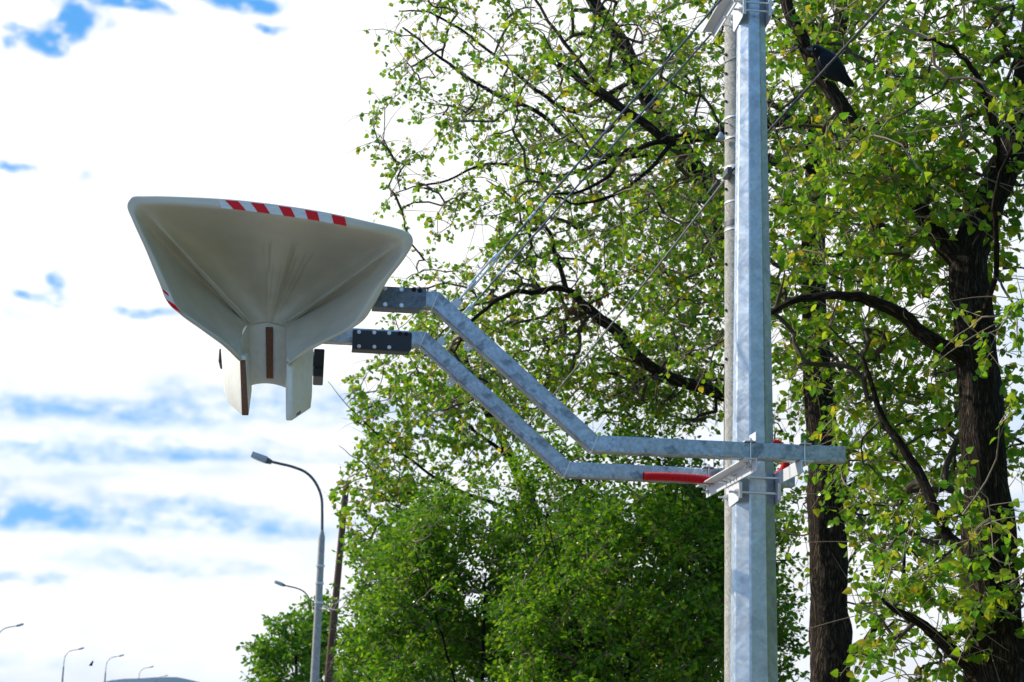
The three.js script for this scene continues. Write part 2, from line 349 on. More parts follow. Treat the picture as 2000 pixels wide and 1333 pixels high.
for (const [t, px, py, D] of [[armFront, 893, 592, DF], [armRear, 862, 667, DR]]) {
  const p = P(px, py, D), g = new THREE.BoxGeometry(0.05, 0.05, 0.01); g.rotateZ(-0.72); g.translate(p.x, p.y, p.z);
  part(t, 'stay_lug', boxUV(g), M.zinc);
}

// ---------------------------------------------------------------- clamp brackets round the pole
function bracket(label, y0, rods, right, caps, zFront, zRear) {
  const w = wAt(y0 - 0.1) / 2, xl = poleX - w - 0.012, xr = poleX + w + 0.012, L = 0.078, T = 0.008;
  const t = thing('clamp_bracket', label, 'bracket', V(poleX, y0 - 0.3, poleZ));
  const side = (x, s) => [[x, y0], [x - s * L, y0], [x - s * L, y0 - T], [x - s * T, y0 - T], [x - s * T, y0 - L], [x, y0 - L]];
  part(t, 'angle_iron', angleIron(s2(side(xl, 1)), zRear, zFront), M.zinc);
  if (right) part(t, 'angle_iron', angleIron(s2(side(xr, -1)), zRear, zFront), M.zinc);
  const yb = rods[1] - 0.055, zf = poleZ + 0.165, zr = poleZ - 0.165;
  for (const [x, s] of [[xl, 1], [xr, -1]]) {                  // channels on both flanks of the pole
    const outline = [[zf, y0 - 0.004], [zf, yb + 0.02], [zf - 0.02, yb], [zr + 0.09, yb - 0.015], [zr, yb + 0.05], [zr, y0 - 0.004]];
    const sh = new THREE.Shape(outline.map(([z, y]) => new THREE.Vector2(-z, y)));
    const g = new THREE.ExtrudeGeometry(sh, { depth: 0.006, bevelEnabled: false });
    g.rotateY(Math.PI / 2); g.translate(s > 0 ? x + 0.001 : x - 0.007, 0, 0);
    part(t, 'side_plate', creased(boxUV(g), 30), M.zinc);
    const fx = s > 0 ? [x + 0.0072, x + 0.0102] : [x - 0.0102, x - 0.0072];
    part(t, 'flange', block(x - 0.022 * (s < 0) + (s > 0 ? 0.001 : 0), x + 0.022 * (s > 0) - (s < 0 ? 0.001 : 0), yb + 0.012, y0 - L - 0.004, zf + 0.001, zf + 0.008, 0.002), M.zinc);
  }
  for (const y of rods) for (const z of [zf - 0.03, zr + 0.03]) {
    part(t, 'tie_rod', bar(V(xl - 0.055, y, z), V(xr + 0.02, y, z), 0.0075, 10), M.bolt);
    for (const [x, s] of [[xl - 0.002, -1], [xr + 0.002, 1]]) fastener(t, 'nut', V(x, y, z), V(s, 0, 0), 0.016, 0.014);
  }
  for (const z of [poleZ + 0.07, poleZ - 0.02, zRear + 0.06, zFront - 0.12]) {           // bolts through the vertical leg
    fastener(t, 'bolt', V(xl - T - 0.0005, y0 - 0.045, z), V(-1, 0, 0), 0.013, 0.012);
    part(t, 'bolt_shank', bar(V(xl - T - 0.01, y0 - 0.045, z), V(xl - T - 0.042, y0 - 0.045, z), 0.0065, 8), M.bolt);
  }
  for (const D of caps) for (const [x, s] of right ? [[xl, 1], [xr, -1]] : []) {         // short angles that hold the arm down
    const yt = y0 + BEAM + 0.001;
    const prof = [[x - s * 0.07, yt], [x, yt], [x, yt + 0.06], [x - s * 0.006, yt + 0.06], [x - s * 0.006, yt + 0.006], [x - s * 0.07, yt + 0.006]];
    part(t, 'hold_down_angle', angleIron(s2(prof), -D - 0.075, -D + 0.075), M.zinc);
    for (const z of [-D + 0.059, -D - 0.059]) {
      part(t, 'hold_down_rod', bar(V(x - s * 0.032, y0 - 0.03, z), V(x - s * 0.032, yt + 0.024, z), 0.0055, 8), M.bolt);
      fastener(t, 'nut', V(x - s * 0.032, yt + 0.0065, z), V(0, 1, 0), 0.011, 0.01);
      fastener(t, 'nut', V(x - s * 0.032, y0 - T - 0.001, z), V(0, -1, 0), 0.011, 0.01);
    }
  }
  return { xl, xr };
}
function s2(p) { let a = 0; for (let i = 0; i < p.length; i++) { const [x0, y0] = p[i], [x1, y1] = p[(i + 1) % p.length]; a += x0 * y1 - x1 * y0; } return a < 0 ? p.slice().reverse() : p; }
const yB = yLow - BEAM / 2 - 0.001;
bracket('galvanised clamp bracket of angle irons holding both arms to the pole', yB, [P(1480, 933, DP - 0.14).y, P(1480, 963, DP - 0.14).y], true, [DF, DR], -9.96, -11.27);
const yTopB = P(1395, 62, 11.2).y + 0.03;
const upper = bracket('upper clamp bracket at the top edge, anchoring the stay wires', yTopB, [P(1470, 4, DP - 0.14).y, P(1470, 20, DP - 0.14).y], false, [], -9.9, -11.27);

// ---------------------------------------------------------------- stay wires
function stay(label, top, foot, turn) {
  const t = thing('stay_wire', label, 'wire', foot.clone());
  const d = top.clone().sub(foot), n = d.clone().normalize(), L = d.length();
  part(t, 'wire', bar(foot.clone().addScaledVector(n, turn), top, 0.0068, 8), M.wire);
  const a = foot.clone().addScaledVector(n, 0.03), b = foot.clone().addScaledVector(n, turn);
  const sideways = V(0, 0, 1).cross(n).normalize().multiplyScalar(0.012);
  part(t, 'turnbuckle', plainMerge([bar(a.clone().lerp(b, 0.2).add(sideways), a.clone().lerp(b, 0.82).add(sideways), 0.0065, 8), bar(a.clone().lerp(b, 0.2).sub(sideways), a.clone().lerp(b, 0.82).sub(sideways), 0.0065, 8),
    bar(a.clone().lerp(b, 0.16), a.clone().lerp(b, 0.24), 0.02, 10), bar(a.clone().lerp(b, 0.78), a.clone().lerp(b, 0.86), 0.02, 10), bar(a, a.clone().lerp(b, 0.3), 0.008, 8), bar(a.clone().lerp(b, 0.72), b, 0.008, 8)]), M.bolt);
  part(t, 'shackle', plainMerge([bar(foot.clone().add(V(0, 0, 0.009)), a.clone().add(V(0, 0, 0.009)), 0.006, 8), bar(foot.clone().add(V(0, 0, -0.009)), a.clone().add(V(0, 0, -0.009)), 0.006, 8), bar(foot.clone().add(V(0, 0, 0.02)), foot.clone().add(V(0, 0, -0.02)), 0.008, 8)]), M.bolt);
  for (const s of [0.28, 0.32, 0.4]) { const c = foot.clone().addScaledVector(n, turn + s * 0.9); part(t, 'wire_clip', bar(c.clone().addScaledVector(n, -0.014), c.clone().addScaledVector(n, 0.014), 0.012, 8), M.bolt); }
}
const ax = upper.xl - 0.03, ay = yTopB - 0.05;
stay('stay wire with turnbuckle ending on the front arm', V(ax, ay, -9.98), P(898, 584, DF), 0.42);
stay('stay wire with turnbuckle ending on the rear arm', V(ax, ay, -11.2), P(867, 660, DR), 0.34);

// ---------------------------------------------------------------- red corrugated conduit
{
  const zc = -(DR - 0.05 - 0.032);
  const pts = [[1257, 931], [1290, 931.5], [1340, 934], [1385, 938], [1410, 938], [1440, 922], [1470, 893], [1497, 871], [1516, 868], [1530, 880], [1534, 903], [1527, 924], [1508, 936], [1485, 940]].map(([x, y], i) => P(x, y, -zc).setZ(zc + (i < 4 ? 0 : 0.02)));
  const curve = new THREE.CatmullRomCurve3(pts), n = 460, g = new THREE.TubeGeometry(curve, n, 0.028, 12, false), p = g.attributes.position, c = V();
  for (let i = 0; i <= n; i++) { curve.getPointAt(i / n, c); const k = 1 + 0.1 * (i % 4 < 2 ? 1 : -1) * (i > 2 ? 1 : 0); for (let j = 0; j <= 12; j++) { const q = i * 13 + j; p.setXYZ(q, c.x + (p.getX(q) - c.x) * k, c.y + (p.getY(q) - c.y) * k, c.z + (p.getZ(q) - c.z) * k); } }
  g.computeVertexNormals();
  const t = thing('corrugated_conduit', 'red corrugated plastic conduit running along the rear arm', 'conduit', pts[0].clone());
  part(t, 'hose', g, M.red);
  const a = pts[0].clone(), d = pts[1].clone().sub(pts[0]).normalize();
  part(t, 'inside', bar(a.clone().addScaledVector(d, 0.006), a.clone().addScaledVector(d, 0.012), 0.024, 12), M.hole, 'dark open end');
}

// ---------------------------------------------------------------- the white guide hood
function shellSolid(grid, thick, uvFn) {                       // closed shell behind a front surface; grid[i][j] are points, the viewer's side first
  const nu = grid.length, nv = grid[0].length, pos = [], idx = [], uv = [];
  for (let i = 0; i < nu; i++) for (let j = 0; j < nv; j++) { pos.push(grid[i][j]); uv.push(...uvFn(i / (nu - 1), j / (nv - 1))); }
  const g0 = new THREE.BufferGeometry().setFromPoints(pos);
  for (let i = 0; i + 1 < nu; i++) for (let j = 0; j + 1 < nv; j++) { const a = i * nv + j, b = a + nv; idx.push(a, a + 1, b, b, a + 1, b + 1); }
  g0.setIndex(idx); g0.computeVertexNormals();
  const N = g0.attributes.normal, back = pos.map((p, k) => p.clone().add(V(N.getX(k), N.getY(k), N.getZ(k)).multiplyScalar(-thick)));
  const m = pos.length, all = pos.concat(back), id2 = idx.slice(), edge = [];
  for (let k = 0; k < idx.length; k += 3) id2.push(idx[k] + m, idx[k + 2] + m, idx[k + 1] + m);
  for (let i = 0; i < nu; i++) edge.push(i * nv);
  for (let j = 1; j < nv; j++) edge.push((nu - 1) * nv + j);
  for (let i = nu - 2; i >= 0; i--) edge.push(i * nv + nv - 1);
  for (let j = nv - 2; j > 0; j--) edge.push(j);
  // rounded lip round the edge
  const cent = edge.map((k) => pos[k].clone().lerp(back[k], 0.5)), ring = [];
  edge.forEach((k, q) => {
    const i = Math.floor(k / nv), j = k % nv, inI = i === 0 ? 1 : i === nu - 1 ? nu - 2 : i, inJ = j === 0 ? 1 : j === nv - 1 ? nv - 2 : j;
    const out = pos[k].clone().sub(pos[inI * nv + inJ]).normalize();
    all.push(cent[q].clone().addScaledVector(out, thick * 0.45)); ring.push(all.length - 1); uv.length;
  });
  for (let q = 0; q < edge.length; q++) { const r = (q + 1) % edge.length, a = edge[q], b = edge[r], c = ring[q], d = ring[r]; id2.push(a, b, c, c, b, d, c, d, a + m, a + m, d, b + m); }
  const g = new THREE.BufferGeometry().setFromPoints(all);
  const UV = new Float32Array(all.length * 2); UV.set(uv, 0); UV.set(uv, m * 2);
  ring.forEach((k, q) => UV.set([uv[edge[q] * 2], uv[edge[q] * 2 + 1]], k * 2));
  g.setAttribute('uv', new THREE.BufferAttribute(UV, 2));
  g.setIndex(id2); g.computeVertexNormals();
  return g;
}
{
  const rim = [[470, 703, 9.95], [432, 671, 9.9], [378, 632, 9.85], [330, 595, 9.8], [312, 555, 9.77], [285, 490, 9.73], [258, 430, 9.69],
    [248.5, 402, 9.68], [256, 387, 9.67], [285, 384.5, 9.655], [360, 386, 9.62], [450, 391, 9.59], [540, 401, 9.58], [640, 417, 9.6], [730, 437, 9.64],
    [782, 450, 9.68], [801, 460, 9.7], [805, 476, 9.715], [790, 505, 9.74], [757, 548, 9.78], [727, 600, 9.83], [705, 630, 9.86], [650, 661, 9.9], [597, 690, 9.95], [563, 712, 10.0]].map((q) => V(...q));
  const thr = [[471.5, 701, 9.97], [470, 690, 10.02], [469, 676, 10.08], [470, 662, 10.16], [472, 650, 10.24], [475, 641, 10.32], [480, 635, 10.37],
    [485, 632.5, 10.41], [487, 632, 10.415], [490, 631.5, 10.42], [500, 630, 10.44], [511, 629, 10.45], [522, 629, 10.455], [534, 630, 10.45], [545, 632, 10.44],
    [552, 634, 10.42], [554.5, 635.5, 10.41], [556, 637, 10.39], [557, 641, 10.34], [557.5, 648, 10.28], [558, 658, 10.21], [558.5, 668, 10.15], [559, 681, 10.1], [560, 695, 10.05], [561.5, 709, 10.01]].map((q) => V(...q));
  thr.forEach((q) => { if (q.z > 9.97) q.z = 9.97 + (q.z - 9.97) * 1.25; });
  const rc = new THREE.CatmullRomCurve3(rim, false, 'centripetal'), tc = new THREE.CatmullRomCurve3(thr, false, 'centripetal');
  const S = (u, v, lift = 0) => {
    const a = rc.getPoint(u), b = tc.getPoint(u), t = Math.max(0, (v - 0.085) / 0.915);
    const lip = Math.min(0.34, 20 / Math.hypot(a.x - b.x, a.y - b.y)); v = v < 0.085 ? v / 0.085 * lip : lerp(lip, 1, t);   // the lip is a flat band of even width
    const U0 = 0.335, U1 = 0.668, m = (u - U0) / (U1 - U0);
    const pw = u < U0 ? 1 + 1.5 * Math.sin(Math.PI * Math.min(1, u / U0)) : u > U1 ? 1 + 1.5 * Math.sin(Math.PI * Math.min(1, (1 - u) / (1 - U1))) : 1 + 1.3 * Math.pow(Math.sin(2 * Math.PI * m), 2) + 0.35 * Math.sin(Math.PI * m);
    const fold = Math.min(1, t * 9);
    const D = lerp(a.z, b.z, (1 - Math.pow(1 - t, pw)) * lerp(0.9, 1, fold)) - lift;
    return P(lerp(a.x, b.x, v), lerp(a.y, b.y, v), D);
  };
  const nu = 150, nv = 34, grid = [];
  for (let i = 0; i <= nu; i++) { const row = []; for (let j = 0; j <= nv; j++) row.push(S(i / nu, Math.pow(j / nv, 1.25))); grid.push(row); }
  const r = rng(5), drips = []; for (let i = 0; i < 22; i++) drips.push([0.475 + 0.075 * r() , 0.32 + 0.3 * r(), 0.0006 + 0.001 * r(), 0.1 + 0.32 * r(), r() * 9, 0.25 + 0.5 * r()]);
  const skin = texture(1024, (u, v) => {
    let t = 210 + 13 * fbm(u * 26, v * 8, 4, 4) + 12 * fbm(u * 7, v * 3, 9, 3), warm = 3 + 10 * fbm(u * 16, v * 5, 20, 3);
    for (const [x, y0, w, k, ph, len] of drips) { const d = Math.abs(u - x - 0.003 * fbm(v * 9, ph, 0, 3)) / w; if (d < 3 && v > y0 && v < y0 + len) { const s = Math.exp(-d * d) * k * Math.min(1, (v - y0) * 14); t -= 52 * s; warm += 18 * s; } }
    if (fbm(u * 300, v * 120, 3, 2) > 0.46) t -= 60;
    return [t + 2, t - 3 - warm * 0.4, t - 20 - warm];
  }, 1);
  const gel = std({ map: skin, roughness: 0.4, clearcoat: 0.25, clearcoatRoughness: 0.35 });
  const gelPlain = std({ map: texture(256, (u, v) => { const t = 230 + 14 * fbm(u * 9, v * 9, 4, 4) - (fbm(u * 30, v * 4, 6, 3) > 0.25 ? 8 : 0); return [t, t - 4, t - 20]; }, 0.5), roughness: 0.42, clearcoat: 0.2, clearcoatRoughness: 0.4 });
  const t = thing('guide_hood', 'large white fibreglass guide hood with red striped tape held by two arms', 'hood', P(524, 760, 10.3));
  part(t, 'hood_shell', shellSolid(grid, 0.016, (u, v) => [u, v]), gel, 'white flared fibreglass shell, stained by drips');
  const sheet = (fn, a, b) => { const g = []; for (let i = 0; i <= a; i++) { const row = []; for (let j = 0; j <= b; j++) row.push(fn(i / a, j / b)); g.push(row); } return g; };
  // throat: back wall and its two inner sides
  part(t, 'throat_wall', shellSolid(sheet((u, v) => { const x = lerp(488, 557, u), top = 628, bot = 747 + 7 * Math.pow(Math.abs(u - 0.42) * 2, 2); return P(x + (v - 0.5) * 2 * (1 - u), lerp(top, bot, v), 10.585 - 0.05 * Math.pow(Math.abs(u - 0.5) * 2, 3)); }, 16, 8), 0.014, (u, v) => [u * 0.3, v * 0.5]), gelPlain);
  part(t, 'throat_side', shellSolid(sheet((u, v) => P(lerp(471, 489, u), lerp(lerp(662, 630, u), lerp(703, 752, u), v), lerp(lerp(10.21, 9.985, v), 10.55, u)), 6, 8), 0.01, (u, v) => [u * 0.4, v * 0.4]), gelPlain);
  part(t, 'throat_side', shellSolid(sheet((u, v) => P(lerp(556.5, 559, u), lerp(lerp(632, 660, u), lerp(756, 709, u), v), lerp(10.55, lerp(10.25, 10.01, v), u)), 6, 8), 0.008, (u, v) => [u * 0.4, v * 0.4]), gelPlain);
  // hanging cheeks, wider towards the back
  const cheek = (pts) => hull(pts.map((q) => P(...q)), 0.009);
  part(t, 'cheek', cheek([[470.5, 698, 10.0], [477.5, 698, 10.0], [473.5, 808.5, 10.0], [482.5, 808.5, 10.0], [434, 684, 10.42], [440, 762, 10.42], [487, 690, 10.42], [488.5, 762, 10.42], [447, 785, 10.33]]), gelPlain);
  part(t, 'cheek', cheek([[562.5, 706, 10.03], [570, 706, 10.03], [561, 819, 10.03], [569, 819, 10.03], [609, 683, 10.42], [606, 775, 10.42], [560, 700, 10.42], [561, 770, 10.42], [603.5, 796, 10.34]]), gelPlain);
  const strip = (a, b, c, d, D, D2, th = 0.006) => { const q = [[a, D], [b, D], [c, D2], [d, D2]].map(([p, z]) => P(p[0], p[1], z)); return hull(q.concat(q.map((v) => v.clone().add(V(0, 0, -th)))), 0.0015); };
  part(t, 'wear_strip', strip([468.5, 704], [478.5, 704], [473, 811], [484.5, 811], 9.985, 9.985), M.brush, 'brown wear strip on the left cheek edge');
  part(t, 'wear_strip', strip([519, 639.5], [532.5, 639.5], [520.5, 738.5], [532.5, 738.5], 10.565, 10.565), M.brush, 'brown wear strip in the throat');
  // reflective tape on the lip
  const tapePatch = (u0, u1, v0, v1, slant, lift, th) => shellSolid(sheet((a, b) => S(lerp(u0, u1, a) + slant * b, lerp(v0, v1, b), lift), 8, 2), th, (u, v) => [u, v]);
  const uAt = (px) => { let best = 0.5, e = 1e9; for (let u = 0.36; u < 0.68; u += 0.0005) { const d = Math.abs(rc.getPoint(u).x - px); if (d < e) { e = d; best = u; } } return best; };
  const band = part(t, 'reflective_tape', tapePatch(uAt(426), uAt(676), 0.003, 0.078, 0, 0.0022, 0.0012), M.tapeWhite, 'white tape with red slanted blocks');
  for (const [a, b] of [[438, 464], [489, 515], [543, 568], [595, 620], [648, 674]]) part(band, 'red_block', tapePatch(uAt(a), uAt(b), 0.0035, 0.0775, uAt(a + 13) - uAt(a), 0.004, 0.0012), M.tapeRed);
  const uL = (py) => { let best = 0, e = 1e9; for (let u = 0.05; u < 0.25; u += 0.0005) { const d = Math.abs(rc.getPoint(u).y - py); if (d < e) { e = d; best = u; } } return best; };
  const side = part(t, 'reflective_tape', tapePatch(uL(606), uL(562), 0.004, 0.08, 0, 0.0022, 0.0012), M.tapeWhite, 'short piece of the same tape low on the left rim');
  part(side, 'red_block', tapePatch(uL(602), uL(585), 0.005, 0.079, -0.004, 0.004, 0.0012), M.tapeRed);
  part(side, 'red_block', tapePatch(uL(570), uL(563), 0.005, 0.05, -0.004, 0.004, 0.0012), M.tapeRed);
  // maker's tag, black insulating blocks and the carrier on the rear arm
  part(t, 'tag', strip([579.5, 808], [587, 803], [579, 812.5], [586.5, 807.5], 10.055, 10.06, 0.003), M.plate);
  const blk = (px0, px1, py0, py1, d0, d1) => { const a = P(px0, py1, d0), b = P(px1, py0, d0); return block(a.x, b.x, a.y, b.y, -d1, -d0, 0.006); };
  part(t, 'insulator_block', blk(611, 634, 682, 716, 10.78, 11.09), M.black);
  part(t, 'insulator_block', blk(611, 632, 720, 735, 10.78, 11.09), M.black);
  part(t, 'insulator_block', blk(426, 446, 682, 707, 10.85, 11.09), M.black);
  part(t, 'carrier', blk(478, 628, 688, 712, 10.8, 11.07), M.galv);
  for (const x of [500, 540]) part(t, 'carrier_rib', blk(x - 7, x + 7, 660, 705, 10.605, 10.82), M.galv);
}
console.log('hood done');

// ---------------------------------------------------------------- old concrete pole right behind, with straps
const oldX = P(1445, 340, 11.9).x, oldZ = -11.9;
{
  const t = thing('concrete_pole', 'weathered round concrete pole with straps behind the octagonal pole', 'pole', V(oldX, GR, oldZ));
  const ring = (y, r) => { const o = []; for (let k = 0; k < 28; k++) { const a = k / 28 * 2 * Math.PI; o.push(V(oldX + Math.cos(a) * r, y, oldZ - Math.sin(a) * r)); } return o; };
  const rows = []; for (let y = GR; y < 8.01; y += 0.4) rows.push(ring(y, 0.118 - y * 0.0012).map((v) => v.add(V(0.002 * perlin.noise(v.x * 9, y * 3, 1), 0, 0.002 * perlin.noise(v.z * 9, y * 3, 4)))));
  part(t, 'shaft', loops(rows, true, 40), M.concrete);
  const bandAt = (py, h, mat, name) => { const y = P(1445, py, 11.9).y; part(t, name, loops([ring(y, 0.1135), ring(y, 0.1155), ring(y + h, 0.1155), ring(y + h, 0.1135)], false, 30), mat); return y; };
  for (const py of [237, 277, 401, 455]) bandAt(py, 0.014, M.strap, 'strap');
  bandAt(337, 0.03, M.strap, 'strap'); bandAt(446, 0.04, M.steelDark, 'band'); bandAt(126, 0.008, M.steelDark, 'band');
  for (const py of [112, 149, 203, 265, 374, 520, 610, 705]) { const y = P(1445, py, 11.9).y, a = -2.2; part(t, 'bolt_hole', bar(V(oldX + Math.sin(a + 0.9) * 0.108, y, oldZ + Math.cos(a + 0.9) * 0.108 ), V(oldX + Math.sin(a + 0.9) * 0.122, y, oldZ + Math.cos(a + 0.9) * 0.122), 0.011, 8), M.hole); }
  const yi = P(1407, 274, 11.85).y, xi = P(1407, 274, 11.85).x;
  part(t, 'hook', tube([V(oldX - 0.1, yi + 0.13, -11.84), V(xi, yi + 0.13, -11.84), V(xi, yi + 0.05, -11.84)], 0.005, 6, 12), M.steelDark);
  part(t, 'insulator', new THREE.LatheGeometry([[0.001, 0.06], [0.012, 0.058], [0.02, 0.04], [0.034, 0.02], [0.036, 0.004], [0.03, 0.0], [0.001, 0.0]].map((q) => new THREE.Vector2(...q)), 16).translate(xi, yi, -11.84), M.porcelain);
  const yc = P(1432, 336, 11.75).y;
  part(t, 'cable_clamp', block(oldX - 0.14, oldX - 0.1, yc - 0.03, yc + 0.03, -11.86, -11.72, 0.006), M.steelDark);
}

// ---------------------------------------------------------------- overhead cables
const hang = (a, b, sag, n = 40) => { const o = []; for (let i = 0; i <= n; i++) { const t = i / n; o.push(a.clone().lerp(b, t).add(V(0, -sag * 4 * t * (1 - t), 0))); } return o; };
const cableEnd = P(1430, 334, 11.78);
const cableNear = P(1735, 0, 8.85).sub(cableEnd), cableFar = cableEnd.clone().addScaledVector(cableNear, 11);
const lampA = P(623, 1190, 41.9);
{
  const t = thing('overhead_cable', 'thick black cable the crow perches on, right of the steel pole', 'cable', cableEnd.clone());
  part(t, 'conductor', tube([cableEnd, cableFar], 0.0085, 8, 4), M.cable);
  const u = thing('overhead_cable', 'long cable sagging behind the arms towards the distant street lamp', 'cable', cableEnd.clone());
  part(u, 'conductor', tube(hang(cableEnd, lampA, 0.62), 0.0085, 7, 60), M.cableGrey);
  const q = hang(cableEnd, lampA, 0.62)[1]; const c = P(1394, 366, 12.3);
  part(u, 'tension_clamp', bar(c.clone().add(V(0.012, 0.012, 0.12)), c.clone().add(V(-0.012, -0.012, -0.12)), 0.018, 8, 0.012), M.cable);
  const pts = hang(cableEnd, lampA, 0.62), from = pts[29];
  const w = thing('overhead_cable', 'thin pale cable tail looping between lamp pole and wooden pole', 'cable', lampA.clone());
  part(w, 'conductor', tube([from, P(690, 1168, 38), P(655, 1192, 41), P(632, 1185, 42)], 0.012, 6, 30), M.cableGrey);
  part(w, 'conductor', tube([P(748, 1134, 34), P(700, 1155, 38), P(664, 1172, 42), P(650, 1193, 45)], 0.012, 6, 30), M.cableGrey);
}

// ---------------------------------------------------------------- the crow
{
  const foot = P(1607, 146, 9.95);
  const t = thing('crow', 'black crow perched on the thick cable right of the steel pole', 'bird', foot.clone());
  // px, py, depth, half width across (m), half height (m)
  const spine = [[1576, 95.5, 9.93, 0.002, 0.003], [1580, 95.2, 9.93, 0.007, 0.011], [1586, 96, 9.94, 0.012, 0.018], [1589.5, 97, 9.95, 0.024, 0.03], [1594.5, 99, 9.96, 0.031, 0.036], [1600, 103, 9.97, 0.034, 0.038], [1606, 110, 9.98, 0.048, 0.052], [1613, 120, 9.99, 0.06, 0.067], [1622, 129, 10.0, 0.064, 0.072], [1632, 137, 10.01, 0.056, 0.066], [1641, 145, 10.02, 0.044, 0.05], [1649, 152, 10.03, 0.034, 0.03], [1657, 159, 10.04, 0.03, 0.016], [1664, 166, 10.05, 0.026, 0.009], [1667, 169, 10.05, 0.012, 0.004]];
  const rings = spine.map(([px, py, D, w, h], i) => {
    const p = P(px, py, D), a = P(...spine[Math.max(0, i - 1)].slice(0, 3)), b = P(...spine[Math.min(spine.length - 1, i + 1)].slice(0, 3)), d = b.sub(a).normalize();
    const side = V(0.12, 0, 1).normalize(), up = side.clone().cross(d).normalize(), o = [];
    w *= 1.12; h *= 1.12; for (let k = 0; k < 18; k++) { const q = k / 18 * 2 * Math.PI, rough = 1 + 0.05 * perlin.noise(i * 1.3, k * 0.9, 2); o.push(p.clone().addScaledVector(side, Math.cos(q) * w * rough).addScaledVector(up, Math.sin(q) * h * rough)); }
    return o;
  });
  part(t, 'body', mergeGeometries([loops(rings, true, 70)]), M.feather);
  const wing = (dz) => { const pts = [[1605, 104], [1601, 116], [1606, 128], [1620, 141], [1640, 157], [1658, 169], [1650, 150], [1634, 122], [1618, 108]].map(([x, y]) => P(x, y, 9.99 + dz)); return hull(pts, 0.008); };
  part(t, 'wing', wing(-0.062), M.feather); part(t, 'wing', wing(0.075), M.feather);
  for (const dz of [-0.02, 0.025]) {
    const a = P(1612, 139, 9.98 + dz), f = foot.clone().add(V(0, 0.009, -dz));
    part(t, 'leg', plainMerge([bar(a, f, 0.006, 7, 0.004), ...[-0.016, 0, 0.016].map((o) => bar(f, f.clone().add(V(-0.02, -0.006, o)), 0.003, 6, 0.002)), bar(f, f.clone().add(V(0.02, -0.008, 0)), 0.003, 6, 0.002)]), M.beak);
  }
  part(t, 'bill', hull([[1575.5, 96.5], [1587, 92.5], [1588, 99.5]].flatMap(([x, y]) => [P(x, y, 9.925 - (x > 1580 ? 0.008 : 0)), P(x, y, 9.935 + (x > 1580 ? 0.012 : 0))]), 0.0015), M.beak, 'dark grey bill');
  part(t, 'eye', new THREE.SphereGeometry(0.0045, 10, 8).translate(...P(1592.5, 96, 9.926).toArray()), M.bolt);
}

// ---------------------------------------------------------------- street lamps
function lampParts(base, dir, sc = 1) {                        // dir -1: arm reaches to -x
  const a = P(629, 1036, 42), b0 = P(616, 1333, 42), H = a.y, X = a.x, k = (px, py) => { const p = P(px, py, 42); return V(base.x + dir * -1 * (p.x - X), base.y + p.y, base.z); };
  const o = {};
  const segs = []; for (const [y, r] of [[0, 0.125], [H * 0.5, 0.1], [H - 0.18, 0.078], [H, 0.035]]) { const q = []; for (let i = 0; i < 16; i++) { const w = i / 16 * 2 * Math.PI; q.push(V(base.x + Math.cos(w) * r, base.y + y, base.z - Math.sin(w) * r)); } segs.push(q); }
  o.mast = loops(segs, true, 40);
  const arm = [k(629, 1038), k(629, 1000), k(628, 975), k(622, 955), k(610, 935), k(595, 922), k(570, 912), k(545, 906), k(528, 902)];
  o.arm = tube(arm, 0.034, 8, 40);
  const q0 = k(530, 902.5), q1 = k(520, 899), q2 = k(492, 889.5), u = V(0, 1, 0), ax = q2.clone().sub(q0).normalize(), up = V(0, 0, 1).cross(ax).normalize(); if (up.y < 0) up.negate();
  const box = (p, w, h0, h1) => [p.clone().addScaledVector(up, h1).add(V(0, 0, w)), p.clone().addScaledVector(up, h1).add(V(0, 0, -w)), p.clone().addScaledVector(up, -h0).add(V(0, 0, w)), p.clone().addScaledVector(up, -h0).add(V(0, 0, -w))];
  o.neck = hull([...box(q0, 0.05, 0.05, 0.03), ...box(q1, 0.09, 0.07, 0.06)], 0.01);
  o.head = hull([...box(q1.clone().lerp(q2, 0.02), 0.1, 0.06, 0.06), ...box(q2, 0.12, 0.03, 0.06)], 0.02);
  o.lens = hull([...box(q1.clone().lerp(q2, 0.12), 0.08, 0.075, -0.04), ...box(q2.clone().lerp(q1, 0.08), 0.095, 0.05, -0.02)], 0.012);
  return o;
}
function lamp(label, base, dir) {
  const t = thing('street_lamp', label, 'street lamp', base, 'street lamps along the road'), o = lampParts(base, dir);
  part(t, 'mast', o.mast, M.concrete); part(t, 'arm', o.arm, M.lampDark);
  const h = part(t, 'lamp_head', o.head, M.lampGrey); part(t, 'neck', o.neck, M.lampDark);
  part(h, 'lens', o.lens, M.lens);
  return t;
}
const la = P(629, 1036, 42);
const lampFirst = lamp('nearest street lamp, its curved arm over the sky beside the wooden pole', V(la.x, 0, -42), -1);
for (const [py, name] of [[1108, 'strap'], [1142, 'strap'], [1180, 'strap']]) { const p = P(625, py, 42); part(lampFirst, name, bar(V(la.x, p.y, -42), V(la.x, p.y + 0.05, -42), 0.107, 16), M.strap); }
lamp('second street lamp, poking out of the small tree behind the nearest lamp', V(P(606, 1250, 82).x, -0.02, -82), -1);
const farLamps = [[0, 129, 'leftmost street lamp across the road, only its head in the picture'], [0, 173, 'street lamp across the road, second from the left edge'], [0, 190, 'street lamp across the road, third from the left edge'], [0, 232, 'street lamp across the road just left of the mountain'], [0, 282, 'farthest tiny street lamp, its head above the mountain']];
const poleAt = [-14, 122, 205, 271, 305];
farLamps.forEach(([, D, label], i) => lamp(label, V(P(poleAt[i], 1320, D).x, -0.12, -D), 1));

